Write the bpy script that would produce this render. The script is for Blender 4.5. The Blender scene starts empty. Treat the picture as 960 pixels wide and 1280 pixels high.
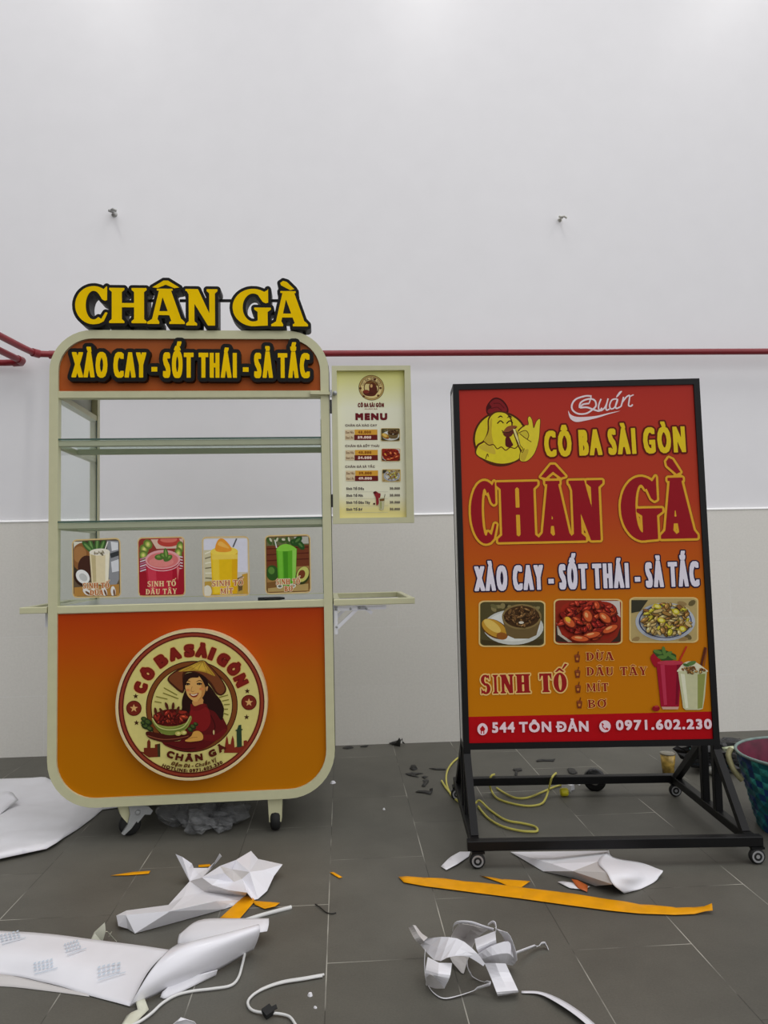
import bpy, math, random
import numpy as np
from mathutils import Vector, Matrix, noise
from mathutils.geometry import tessellate_polygon, delaunay_2d_cdt

random.seed(7)
sc = bpy.context.scene
C = sc.collection

# ------------------------------------------------------------------ camera
F_PX, TILT, ROLL, YAW, CAM_H, CAM_D = 918.376, 0.058773, -0.020909, 0.059142, 0.97485, 3.87041
_r = np.array([math.cos(YAW), -math.sin(YAW), 0.0])
FW = np.array([math.sin(YAW) * math.cos(TILT), math.cos(YAW) * math.cos(TILT), math.sin(TILT)])
_u = np.cross(_r, FW)
RT = math.cos(ROLL) * _r + math.sin(ROLL) * _u
UP = -math.sin(ROLL) * _r + math.cos(ROLL) * _u
EYE = np.array([0.0, -CAM_D, CAM_H])
cd = bpy.data.cameras.new('camera')
cam = bpy.data.objects.new('camera', cd); C.objects.link(cam)
cd.sensor_fit = 'VERTICAL'; cd.sensor_height = 36.0; cd.lens = F_PX / 1280 * 36.0
cd.clip_start = 0.05
cam.matrix_world = Matrix(((RT[0], UP[0], -FW[0], EYE[0]), (RT[1], UP[1], -FW[1], EYE[1]),
                           (RT[2], UP[2], -FW[2], EYE[2]), (0, 0, 0, 1)))
sc.camera = cam

# ------------------------------------------------------------------ light
sc.view_settings.view_transform = 'Standard'
sc.view_settings.look = 'None'
sc.view_settings.gamma = 1.0
sc.view_settings.exposure = 0.0
sc.view_settings.use_curve_mapping = False
w = bpy.data.worlds.new('hall'); sc.world = w; w.use_nodes = True
wb = w.node_tree.nodes['Background']
wb.inputs[0].default_value = (0.985, 0.985, 1.0, 1)
# hall fill shaped for the light: bright from upper right, dim from low left
_n = w.node_tree.nodes; _l = w.node_tree.links
_tc = _n.new('ShaderNodeTexCoord'); _dp = _n.new('ShaderNodeVectorMath'); _dp.operation = 'DOT_PRODUCT'
_dp.inputs[1].default_value = (0.62, -0.44, 0.65)
_mr = _n.new('ShaderNodeMapRange'); _mr.inputs['From Min'].default_value = -0.12; _mr.inputs['From Max'].default_value = 1.0
_mr.inputs['To Min'].default_value = 0.02; _mr.inputs['To Max'].default_value = 1.32
_l.new(_tc.outputs['Generated'], _dp.inputs[0]); _l.new(_dp.outputs['Value'], _mr.inputs['Value']); _l.new(_mr.outputs[0], wb.inputs[1])


def lamp(x, y, z, sx, sy, watts):
    l = bpy.data.lights.new('overhead_light', 'AREA'); l.shape = 'RECTANGLE'; l.size = sx; l.size_y = sy
    l.energy = watts; l.color = (1.0, 0.985, 0.96)
    o = bpy.data.objects.new('overhead_light', l); C.objects.link(o); o.location = (x, y, z)
    return o


for lx in (-1.7, 0.75, 3.2):
    lamp(lx, -1.5, 5.5, 0.2, 1.2, 18)
for lx in (-2.4, 2.4):
    lamp(lx, -5.0, 5.5, 0.3, 1.2, 12)  # unseen front-of-room pair added as fill


# ------------------------------------------------------------------ helpers
def lin(c):
    return tuple(((v / 255) / 12.92 if v / 255 <= 0.04045 else ((v / 255 + 0.055) / 1.055) ** 2.4) for v in c)


MATS = {}


def mat(name, rgb, rough=0.5, metal=0.0, var=0.05, scale=30.0, bump=0.0, spec=0.5, coat=0.0):
    if name in MATS: return MATS[name]
    m = bpy.data.materials.new(name); m.use_nodes = True
    nt = m.node_tree; b = nt.nodes['Principled BSDF']
    b.inputs['Roughness'].default_value = rough; b.inputs['Metallic'].default_value = metal
    b.inputs['Specular IOR Level'].default_value = spec
    b.inputs['Coat Weight'].default_value = coat
    tc = nt.nodes.new('ShaderNodeTexCoord'); nz = nt.nodes.new('ShaderNodeTexNoise')
    nz.inputs['Scale'].default_value = scale; nz.inputs['Detail'].default_value = 4
    nt.links.new(tc.outputs['Object'], nz.inputs['Vector'])
    rp = nt.nodes.new('ShaderNodeValToRGB')
    L = lin(rgb)
    rp.color_ramp.elements[0].position = 0.3; rp.color_ramp.elements[1].position = 0.7
    rp.color_ramp.elements[0].color = tuple(v * (1 - var) for v in L) + (1,)
    rp.color_ramp.elements[1].color = tuple(min(1, v * (1 + var)) for v in L) + (1,)
    nt.links.new(nz.outputs['Fac'], rp.inputs['Fac']); nt.links.new(rp.outputs['Color'], b.inputs['Base Color'])
    if bump:
        bp = nt.nodes.new('ShaderNodeBump'); bp.inputs['Strength'].default_value = bump
        bp.inputs['Distance'].default_value = 0.002
        nt.links.new(nz.outputs['Fac'], bp.inputs['Height']); nt.links.new(bp.outputs['Normal'], b.inputs['Normal'])
    MATS[name] = m
    return m


def ink(rgb):
    rgb = tuple(int(max(0, min(255, v))) for v in rgb)
    return mat('ink_%d_%d_%d' % rgb, rgb, 0.5, 0, 0.03, 60, spec=0.12)


def glass(name, tint, refl):
    if name in MATS: return MATS[name]
    m = bpy.data.materials.new(name); m.use_nodes = True; nt = m.node_tree
    for n in list(nt.nodes):
        if n.type != 'OUTPUT_MATERIAL': nt.nodes.remove(n)
    out = nt.nodes['Material Output']
    t = nt.nodes.new('ShaderNodeBsdfTransparent'); t.inputs[0].default_value = (*tint, 1)
    g = nt.nodes.new('ShaderNodeBsdfGlossy'); g.inputs['Roughness'].default_value = 0.06
    g.inputs[0].default_value = (0.9, 0.97, 0.93, 1)
    lw = nt.nodes.new('ShaderNodeFresnel'); lw.inputs[0].default_value = 1.45
    mu = nt.nodes.new('ShaderNodeMath'); mu.operation = 'MULTIPLY'; mu.inputs[1].default_value = refl
    nt.links.new(lw.outputs[0], mu.inputs[0])
    mx = nt.nodes.new('ShaderNodeMixShader')
    nt.links.new(mu.outputs[0], mx.inputs[0]); nt.links.new(t.outputs[0], mx.inputs[1]); nt.links.new(g.outputs[0], mx.inputs[2])
    nt.links.new(mx.outputs[0], out.inputs[0])
    MATS[name] = m
    return m


def tag(o, label=None, cat=None, group=None, kind=None):
    if label: o['label'] = label
    if cat: o['category'] = cat
    if group: o['group'] = group
    if kind: o['kind'] = kind
    return o


def empty(name, loc, rz=0.0):
    o = bpy.data.objects.new(name, None); C.objects.link(o)
    o.empty_display_size = 0.1
    o.location = loc; o.rotation_euler = (0, 0, rz)
    return o


class MB:
    """collects shapes for ONE mesh object; every face keeps a material slot"""
    def __init__(self):
        self.v = []; self.f = []; self.mi = []; self.mats = []; self.smooth = []

    def slot(self, m):
        if m not in self.mats: self.mats.append(m)
        return self.mats.index(m)

    def add(self, verts, faces, m, smooth=False):
        b = len(self.v); s = self.slot(m)
        self.v += [tuple(p) for p in verts]
        for f in faces:
            self.f.append([i + b for i in f]); self.mi.append(s); self.smooth.append(smooth)

    def box(self, x0, x1, y0, y1, z0, z1, m, bev=0.0):
        if bev <= 0:
            v = [(x0, y0, z0), (x1, y0, z0), (x1, y1, z0), (x0, y1, z0), (x0, y0, z1), (x1, y0, z1), (x1, y1, z1), (x0, y1, z1)]
            f = [(0, 3, 2, 1), (4, 5, 6, 7), (0, 1, 5, 4), (1, 2, 6, 5), (2, 3, 7, 6), (3, 0, 4, 7)]
            self.add(v, f, m)
            return
        # rounded along the longest axis: bevelled section
        d = [x1 - x0, y1 - y0, z1 - z0]; ax = d.index(max(d))
        lo = [x0, y0, z0]; hi = [x1, y1, z1]; o1, o2 = [i for i in range(3) if i != ax]
        a0, a1, c0, c1 = lo[o1], hi[o1], lo[o2], hi[o2]
        sec = [(a0 + bev, c0), (a1 - bev, c0), (a1, c0 + bev), (a1, c1 - bev), (a1 - bev, c1), (a0 + bev, c1), (a0, c1 - bev), (a0, c0 + bev)]
        vs = []
        for e in (lo[ax], hi[ax]):
            for a, c in sec:
                p = [0, 0, 0]; p[ax] = e; p[o1] = a; p[o2] = c; vs.append(p)
        n = 8
        fs = [[i, (i + 1) % n, n + (i + 1) % n, n + i] for i in range(n)] + [list(range(n))[::-1], list(range(n, 2 * n))]
        self.add(vs, fs, m)

    def beam(self, p0, p1, a, b, m, side=(1, 0, 0)):
        p0 = Vector(p0); p1 = Vector(p1); d = (p1 - p0).normalized()
        s = Vector(side); s = (s - d * s.dot(d)).normalized(); t = d.cross(s)
        vs = []
        for p in (p0, p1):
            for i, j in ((-1, -1), (1, -1), (1, 1), (-1, 1)):
                vs.append(p + s * (i * a / 2) + t * (j * b / 2))
        self.add(vs, [(0, 1, 5, 4), (1, 2, 6, 5), (2, 3, 7, 6), (3, 0, 4, 7), (3, 2, 1, 0), (4, 5, 6, 7)], m)

    def tube(self, pts, r, m, n=8, closed=False, caps=True):
        pts = [Vector(p) for p in pts]; k = len(pts); vs = []; ref = Vector((0.13, 0.2, 0.97))
        for i, p in enumerate(pts):
            a = pts[(i - 1) % k] if (closed or i) else p
            b = pts[(i + 1) % k] if (closed or i < k - 1) else p
            d = (b - a).normalized()
            if abs(d.dot(ref)) > 0.95: rr = Vector((1, 0.1, 0))
            else: rr = ref
            s = d.cross(rr).normalized(); t = s.cross(d)
            for j in range(n):
                q = 2 * math.pi * j / n
                rad = r[i] if isinstance(r, (list, tuple)) else r
                vs.append(p + (s * math.cos(q) + t * math.sin(q)) * rad)
        fs = []
        for i in range(k if closed else k - 1):
            for j in range(n):
                a = i * n + j; b = i * n + (j + 1) % n; c2 = ((i + 1) % k) * n
                fs.append([a, b, c2 + (j + 1) % n, c2 + j])
        self.add(vs, fs, m, True)
        if caps and not closed:
            self.add(vs[:n], [list(range(n))[::-1]], m); self.add(vs[-n:], [list(range(n))], m)

    def lathe(self, prof, m, n=32, ctr=(0, 0, 0), axis='z'):
        vs = []
        for r, h in prof:
            for j in range(n):
                q = 2 * math.pi * j / n; a, b = r * math.cos(q), r * math.sin(q)
                p = (a, b, h) if axis == 'z' else ((h, a, b) if axis == 'x' else (a, h, b))
                vs.append((p[0] + ctr[0], p[1] + ctr[1], p[2] + ctr[2]))
        fs = []
        for i in range(len(prof) - 1):
            for j in range(n):
                fs.append([i * n + j, i * n + (j + 1) % n, (i + 1) * n + (j + 1) % n, (i + 1) * n + j])
        self.add(vs, fs, m, True)

    def extrude(self, loops, y0, y1, m, mside=None):
        """loops in (x,z) -> solid between y0 (front) and y1 (back)"""
        loops = [l for l in loops if len(l) > 2]
        flat = [p for l in loops for p in l]; n = len(flat)
        tri = tess(loops)
        self.add([(p[0], y0, p[1]) for p in flat], [fix(t, flat) for t in tri], m)
        self.add([(p[0], y1, p[1]) for p in flat], [fix(t, flat)[::-1] for t in tri], mside or m)
        b = 0
        for l in loops:
            k = len(l)
            self.add([(p[0], y0, p[1]) for p in l] + [(p[0], y1, p[1]) for p in l],
                     [[i, (i + 1) % k, k + (i + 1) % k, k + i] for i in range(k)], mside or m)
            b += k

    def grid(self, P, m, smooth=True, closed=False):
        nu, nv = len(P), len(P[0]); vs = [p for row in P for p in row]
        fs = [[i * nv + j, i * nv + j + 1, (i + 1) * nv + j + 1, (i + 1) * nv + j] for i in range(nu - 1) for j in range(nv - 1)]
        self.add(vs, fs, m, smooth)

    def build(self, name, parent=None, loc=None, rot=None, thick=0.0, normals=True):
        me = bpy.data.meshes.new(name)
        me.from_pydata(self.v, [], self.f)
        for m in self.mats: me.materials.append(m)
        me.polygons.foreach_set('material_index', self.mi)
        me.polygons.foreach_set('use_smooth', self.smooth)
        me.update()
        o = bpy.data.objects.new(name, me); C.objects.link(o)
        if parent: o.parent = parent
        if loc: o.location = loc
        if rot: o.rotation_euler = rot
        if thick:
            md = o.modifiers.new('thickness', 'SOLIDIFY'); md.thickness = thick; md.offset = 0
        return o


def area(l): return sum(l[i - 1][0] * l[i][1] - l[i][0] * l[i - 1][1] for i in range(len(l))) / 2


def inside(p, l):
    c = False
    for i in range(len(l)):
        a, b = l[i - 1], l[i]
        if (a[1] > p[1]) != (b[1] > p[1]) and p[0] < a[0] + (p[1] - a[1]) * (b[0] - a[0]) / (b[1] - a[1]): c = not c
    return c


def tess(loops):
    """triangles over all points of the loops; every outer loop is filled with its own holes only"""
    base = [sum(len(q) for q in loops[:i]) for i in range(len(loops))]; n = len(loops)
    depth = [sum(1 for j in range(n) if j != i and inside(loops[i][0], loops[j]) and abs(area(loops[j])) > abs(area(loops[i]))) for i in range(n)]
    tris = []
    for i in range(n):
        if depth[i] % 2: continue
        grp = [i] + [j for j in range(n) if depth[j] == depth[i] + 1 and inside(loops[j][0], loops[i])]
        idx = [base[j] + k for j in grp for k in range(len(loops[j]))]
        for t in tessellate_polygon([[Vector((p[0], p[1], 0)) for p in loops[j]] for j in grp]): tris.append([idx[k] for k in t])
    return tris


def fix(t, P):
    a, b, c = (P[i] for i in t)
    s = (b[0] - a[0]) * (c[1] - a[1]) - (b[1] - a[1]) * (c[0] - a[0])
    return list(t) if s > 0 else [t[0], t[2], t[1]]


# ------------------------------------------------------------------ photo -> place (measuring helpers)
def ray(x, y):
    return FW + RT * ((x - 480) / F_PX) + UP * ((640 - y) / F_PX)


def fl(x, y, z=0.0):
    d = ray(x, y); t = (z - CAM_H) / d[2]; return Vector(EYE + t * d)


class Face:
    """a flat face standing in the room: origin, right vector and up vector; uv() measures a spot of the photo on it"""
    def __init__(self, c, yaw, lean=0.0, proud=0.0):
        X = np.array([math.cos(yaw), math.sin(yaw), 0.0]); N = np.array([-math.sin(yaw), math.cos(yaw), 0.0])
        Z = np.array([0, 0, 1.0]) * math.cos(lean) + N * math.sin(lean)
        self.X, self.Z = X, Z; self.n = np.cross(X, Z); self.c = np.array(c) + self.n * proud

    def uv(self, x, y):
        d = ray(x, y); t = ((self.c - EYE) @ self.n) / (d @ self.n); P = EYE + t * d - self.c
        return (P @ self.X, P @ self.Z)

    def zoom(self, x0, y0, s):
        return lambda zx, zy: self.uv(x0 + zx / s, y0 + zy / s)


# ------------------------------------------------------------------ outlines, lettering
def sdf(loops, X, Y):
    A = []; B = []
    for l in loops:
        l = np.asarray(l, float); A.append(l); B.append(np.roll(l, -1, 0))
    A = np.concatenate(A); B = np.concatenate(B)
    P = np.stack([X.ravel(), Y.ravel()], 1)
    best = np.full(len(P), 1e9); ins = np.zeros(len(P), bool)
    for (ax, ay), (bx, by) in zip(A, B):
        dx, dy = bx - ax, by - ay; L = dx * dx + dy * dy + 1e-18
        t = np.clip(((P[:, 0] - ax) * dx + (P[:, 1] - ay) * dy) / L, 0, 1)
        d2 = (P[:, 0] - ax - t * dx) ** 2 + (P[:, 1] - ay - t * dy) ** 2
        np.minimum(best, d2, out=best)
        if ay != by:
            c = (ay > P[:, 1]) != (by > P[:, 1])
            xi = ax + (P[:, 1] - ay) * dx / dy
            ins ^= c & (P[:, 0] < xi)
    d = np.sqrt(best); d[ins] *= -1
    return d.reshape(X.shape)


def contours(Fv, xs, ys, tol):
    ny, nx = Fv.shape; I = Fv < 0; pts = {}; nxt = {}

    def ed(i0, j0, i1, j1):
        k = (i0, j0, i1, j1)
        if k not in pts:
            a, b = Fv[i0, j0], Fv[i1, j1]; t = a / (a - b)
            pts[k] = (xs[j0] + (xs[j1] - xs[j0]) * t, ys[i0] + (ys[i1] - ys[i0]) * t)
        return k
    mix = I[:-1, :-1].astype(int) + I[:-1, 1:] + I[1:, :-1] + I[1:, 1:]
    for i, j in np.argwhere((mix > 0) & (mix < 4)):
        c = [I[i, j], I[i, j + 1], I[i + 1, j + 1], I[i + 1, j]]
        E = [(i, j, i, j + 1), (i, j + 1, i + 1, j + 1), (i + 1, j, i + 1, j + 1), (i, j, i + 1, j)]
        outs = [k for k in range(4) if c[k] and not c[(k + 1) % 4]]     # edge k leaves the inside
        ins_ = [k for k in range(4) if not c[k] and c[(k + 1) % 4]]
        if len(outs) == 1: pr = [(ins_[0], outs[0])]
        else: pr = [(k, (k + 1) % 4 if (k + 1) % 4 in outs else (k - 1) % 4) for k in ins_]
        for a, b in pr: nxt[ed(*E[b])] = ed(*E[a])
    loops = []
    while nxt:
        s = next(iter(nxt)); l = []; k = s
        while k in nxt:
            l.append(pts[k]); k = nxt.pop(k)
        if len(l) > 4: loops.append(simplify(l, tol))
    return loops


def simplify(l, tol):
    for _ in range(3):
        out = []; n = len(l); i = 0
        while i < n:
            a = out[-1] if out else l[-1]; b = l[i]; c = l[(i + 1) % n]
            dx, dy = c[0] - a[0], c[1] - a[1]; L = math.hypot(dx, dy) + 1e-12
            if abs((b[0] - a[0]) * dy - (b[1] - a[1]) * dx) / L > tol or i % 9 == 0: out.append(b)
            i += 1
        if len(out) < 6 or len(out) == n: break
        l = out
    return l


def grow(loops, gx, gy, n=46):
    """outline moved outwards by gx across and gy along the letter height"""
    if gx <= 0: return loops
    A = np.concatenate([np.asarray(l, float) for l in loops]); k = gy / gx
    lo, hi = A.min(0), A.max(0); lo = lo - np.array([gx, gy]) * 1.6; hi = hi + np.array([gx, gy]) * 1.6
    h = (hi[1] - lo[1]) / n; hx = min(h, (hi[0] - lo[0]) / 24)
    xs = np.arange(lo[0], hi[0] + hx, hx); ys = np.arange(lo[1], hi[1] + h, h)
    X, Y = np.meshgrid(xs, ys)
    d = sdf([[(x * k, y) for x, y in l] for l in loops], X * k, Y) - gy
    return contours(d, xs, ys, h * 0.06)


def embolden(loops, gx, gy, n=46):
    """heavier and still square-cornered: every stroke widened by gx on each side and gy above and below"""
    if gx <= 0: return loops
    A = np.concatenate([np.asarray(l, float) for l in loops]); lo, hi = A.min(0), A.max(0)
    h = (hi[1] - lo[1]) / n; kx = max(2, math.ceil(gx / h)); ky = max(1, math.ceil(gy / h)); hx = gx / kx; hy = gy / ky
    xs = np.arange(lo[0] - gx - 3 * hx, hi[0] + gx + 4 * hx, hx); ys = np.arange(lo[1] - gy - 3 * hy, hi[1] + gy + 4 * hy, hy)
    X, Y = np.meshgrid(xs, ys); d = sdf(loops, X, Y); m = d.copy()
    for k in range(1, kx + 1):
        m[:, k:] = np.minimum(m[:, k:], d[:, :-k]); m[:, :-k] = np.minimum(m[:, :-k], d[:, k:])
    d = m.copy()
    for k in range(1, ky + 1):
        m[k:] = np.minimum(m[k:], d[:-k]); m[:-k] = np.minimum(m[:-k], d[k:])
    return contours(m + 1e-7, xs, ys, h * 0.05)


def union(polys, n=90):
    A = np.concatenate([np.asarray(p, float) for p in polys]); lo, hi = A.min(0) - 0.04, A.max(0) + 0.04
    h = (hi[1] - lo[1]) / n
    xs = np.arange(lo[0], hi[0] + h, h); ys = np.arange(lo[1], hi[1] + h, h); X, Y = np.meshgrid(xs, ys)
    d = sdf([polys[0]], X, Y)
    for p in polys[1:]: d = np.minimum(d, sdf([p], X, Y))
    return contours(d, xs, ys, h * 0.06)


_fc = bpy.data.curves.new('lettering', 'FONT'); _fc.resolution_u = 3
_fo = bpy.data.objects.new('lettering', _fc); C.objects.link(_fo)
GL = {}


def _mesh(s):
    _fc.body = s
    bpy.context.view_layer.update()
    return bpy.data.meshes.new_from_object(_fo.evaluated_get(bpy.context.evaluated_depsgraph_get()))


def glyph(ch):
    if ch in GL: return GL[ch]
    if ch == 'Đ':                                   # D with its bar
        L, a = glyph('D'); x0 = min(p[0] for l in L for p in l); y0 = .34
        xs = np.arange(-.1, .85, .008); ys = np.arange(-.06, .76, .008); X, Y = np.meshgrid(xs, ys)
        d = np.minimum(sdf(L, X, Y), sdf([[(x0 - .085, y0 - .04), (x0 + .3, y0 - .04), (x0 + .3, y0 + .04), (x0 - .085, y0 + .04)]], X, Y))
        GL[ch] = (contours(d, xs, ys, .0006), a); return GL[ch]
    me = _mesh(ch); cnt = {}
    for p in me.polygons:
        vs = list(p.vertices)
        for i in range(len(vs)):
            a, b = vs[i], vs[(i + 1) % len(vs)]
            if (b, a) in cnt: cnt.pop((b, a))
            else: cnt[(a, b)] = 1
    co = [(v.co.x, v.co.y) for v in me.vertices]
    nx = dict(cnt.keys()); loops = []
    while nx:
        s = next(iter(nx)); l = []; k = s
        while k in nx:
            l.append(co[k]); k = nx.pop(k)
        loops.append(l)
    bpy.data.meshes.remove(me)
    m1 = _mesh(ch + 'H'); a = max((v.co.x for v in m1.vertices), default=0.6) - 0.653; bpy.data.meshes.remove(m1)
    GL[ch] = (loops, a)
    return GL[ch]


# a slab-serif face drawn by hand: unit height, every glyph a union of strokes
def arc(cx, cy, rx, ry, a0, a1, wh, wv, n=28):
    o = []; i = []
    for k in range(n + 1):
        q = math.radians(a0 + (a1 - a0) * k / n); c, s = math.cos(q), math.sin(q)
        o.append((cx + rx * c, cy + ry * s)); i.append((cx + max(0.01, rx - wh) * c, cy + max(0.01, ry - wv) * s))
    return o + i[::-1]


def stem(x0, x1, y0=0.0, y1=1.0, top=True, bot=True, s=0.07, b=0.055):
    r = [[(x0, y0), (x1, y0), (x1, y1), (x0, y1)]]
    if bot: r.append([(x0 - s, y0), (x1 + s, y0), (x1 + s, y0 + b), (x1 - .01, y0 + b + .07), (x0 + .01, y0 + b + .07), (x0 - s, y0 + b)])
    if top: r.append([(x0 - s, y1), (x0 - s, y1 - b), (x0 + .01, y1 - b - .07), (x1 - .01, y1 - b - .07), (x1 + s, y1 - b), (x1 + s, y1)])
    return r


def quad(a, b, c, d): return [[a, b, c, d]]


def slab(ch, W, T, t=None):
    """polygons of one capital letter, W wide and 1 high, T the heavy stem, t the light one"""
    t = t or T * 0.55
    marks = []
    base = {'Â': 'A', 'À': 'A', 'Ố': 'O', 'Ừ': 'U', 'Í': 'I', 'Ơ': 'O'}.get(ch, ch)
    cx = W / 2
    if ch in 'ÂỐ':
        k = W * .36
        marks.append([(cx - k, 1.07), (cx - k * .16, 1.27), (cx + k * .16, 1.27), (cx + k, 1.07), (cx + k * .62, 1.05), (cx, 1.15), (cx - k * .62, 1.05)])
    if ch in 'ÀỪ':
        gx = cx - (.02 if ch == 'À' else .1)
        marks.append([(gx - .22 * W, 1.27), (gx - .14 * W, 1.33), (gx - .04 * W, 1.30), (gx + .16 * W, 1.09), (gx + .05 * W, 1.06), (gx - .2 * W, 1.2)])
    if ch == 'Í': marks.append([(cx + .02, 1.07), (cx - .1, 1.07), (cx + .02, 1.32), (cx + .22, 1.32)])
    if ch == 'Ố': marks.append([(W * .78, 1.2), (W * .68, 1.22), (W * .92, 1.5), (W * 1.12, 1.46)])
    P = []
    if base == 'C' or base == 'G':
        P.append(arc(W * .55, .5, W * .55, .52, 52, 305 if base == 'C' else 292, T, .13))
        P.append([(W * .95, 1.03), (W * .95, .64), (W * .88, .62), (W * .80, .66), (W * .66, .88), (W * .62, .99), (W * .84, .93)])
        if base == 'C': P.append([(W * .97, .30), (W * .90, .31), (W * .78, .13), (W * .66, .04), (W * .7, -.01), (W * .86, .08)])
        else: P += stem(W * .93 - T, W * .93, .0, .5, True, False, .09) + quad((.5 * W, -.02), (.93 * W, .0), (.93 * W, .14), (.5 * W, .11))
    elif base == 'H':
        P += stem(.08 * W, .08 * W + T) + stem(W * .92 - T, W * .92) + quad((.1 * W, .45), (.9 * W, .45), (.9 * W, .57), (.1 * W, .57))
    elif base == 'A':
        P += quad((.33 * W, 1), (.62 * W, 1), (.95 * W, .0), (.95 * W - T * 1.05, .0))
        P += quad((.33 * W, 1), (.33 * W + t * .9, 1), (.1 * W + t, 0), (.1 * W, 0))
        P += quad((.2 * W, .25), (.75 * W, .25), (.72 * W, .36), (.24 * W, .36))
        P += quad((.0, 0), (.1 * W + t + .07, 0), (.1 * W + t + .05, .07), (.1 * W + t * .4, .16), (.0, .06)[:2]) if False else [[(.0, 0), (.1 * W + t + .08, 0), (.1 * W + t + .08, .055), (.14 * W + t, .13), (.12 * W, .13), (.0, .055)]]
        P += [[(.95 * W - T - .1, 0), (W, 0), (W, .055), (.95 * W - .03, .14), (.95 * W - T * .9, .14), (.95 * W - T - .1, .055)]]
        P += quad((.26 * W, 1), (.26 * W, .945), (.68 * W, .945), (.68 * W, 1))
    elif base == 'N':
        P += stem(.1 * W, .1 * W + t, top=False) + stem(.9 * W - t, .9 * W, bot=False)
        P += quad((.0, 1), (.12 * W + T * .85, 1), (.9 * W, 0), (.9 * W - T * .7, 0)) + quad((0, 1), (0, .945), (.2 * W, .945), (.2 * W, 1))
    elif base == 'I': P += stem(cx - T / 2, cx + T / 2)
    elif base == 'T':
        P += stem(cx - T / 2, cx + T / 2, top=False) + quad((.02 * W, 1), (.02 * W, .88), (.98 * W, .88), (.98 * W, 1))
        P += quad((.0, 1.0), (.0, .68), (.06 * W, .68), (.2 * W, .9)) + quad((W, 1.0), (.8 * W, .9), (.94 * W, .68), (W, .68))
    elif base == 'S':
        P += [arc(cx, .745, W * .45, .275, 28, 250, T * .8, .11), arc(cx, .275, W * .47, .295, 70, -150, T * .85, .11)]
        P += quad((.06 * W, .76), (.3 * W, .54), (.94 * W, .26), (.6 * W, .5)) + quad((.1 * W, .62), (.35 * W, .45), (.9 * W, .38), (.7 * W, .55))
        P += quad((.82 * W, 1.0), (.88 * W, 1.0), (.88 * W, .7), (.7 * W, .9)) + quad((.05 * W, .32), (.05 * W, 0), (.12 * W, 0), (.28 * W, .12))
    elif base == 'O': P += [arc(cx, .5, cx, .52, -9, 189, T, .11), arc(cx, .5, cx, .52, 171, 369, T, .11)]
    elif base == 'D':
        P += stem(.1 * W, .1 * W + T) + [arc(.35 * W, .5, W * .63, .5, -92, 92, T, .09)] + quad((.1 * W, 1), (.1 * W, .91), (.4 * W, .91), (.4 * W, 1)) + quad((.1 * W, .09), (.1 * W, 0), (.4 * W, 0), (.4 * W, .09))
    elif base == 'U':
        P += stem(.1 * W, .1 * W + T, .3, 1, True, False) + stem(.88 * W - t, .88 * W, .3, 1, True, False) + [arc(.49 * W, .32, .39 * W, .34, 180, 360, (T + t) / 2, .12)]
    elif base == 'M':
        P += stem(.06 * W, .06 * W + t, top=False) + stem(.94 * W - T * .9, .94 * W)
        P += quad((.0, 1), (.08 * W + T * .8, 1), (.55 * W, .1), (.42 * W, .1)) + quad((.85 * W, 1), (.95 * W, 1), (.55 * W, .1), (.45 * W, .1)) + quad((0, 1), (0, .94), (.2 * W, .94), (.2 * W, 1))
    elif base == 'B':
        P += stem(.1 * W, .1 * W + T) + [arc(.4 * W, .755, .5 * W, .245, -92, 92, T * .9, .09), arc(.4 * W, .275, .57 * W, .275, -92, 92, T, .09)]
        for y in (.91, .47, 0): P += quad((.1 * W, y + .09), (.1 * W, y), (.45 * W, y), (.45 * W, y + .09))
    elif base == 'Y':
        P += stem(cx - T / 2, cx + T / 2, 0, .45, False, True) + quad((.08 * W, 1), (.08 * W + T, 1), (cx + T / 2, .42), (cx - T / 2, .42)) + quad((.84 * W, 1), (.93 * W, 1), (cx + T / 2, .4), (cx, .42))
        P += quad((0, 1), (0, .94), (.42 * W, .94), (.42 * W, 1)) + quad((.66 * W, 1), (.66 * W, .94), (W, .94), (W, 1))
    if ch in 'ỪƠ':
        x = W * .88
        P.append([(x - .06, .80), (x + .08, .84), (x + .16, .93), (x + .17, 1.06), (x + .08, 1.08), (x + .05, .98), (x - .06, .92)])
    return P, marks


SLABS = {}


def slab_loops(ch, W, T):
    k = (ch, round(W, 3), round(T, 3))
    if k not in SLABS:
        P, mk = slab(ch, W, T)
        SLABS[k] = (union(P), [m for m in mk])
    a, b = SLABS[k]
    return a + b


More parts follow.
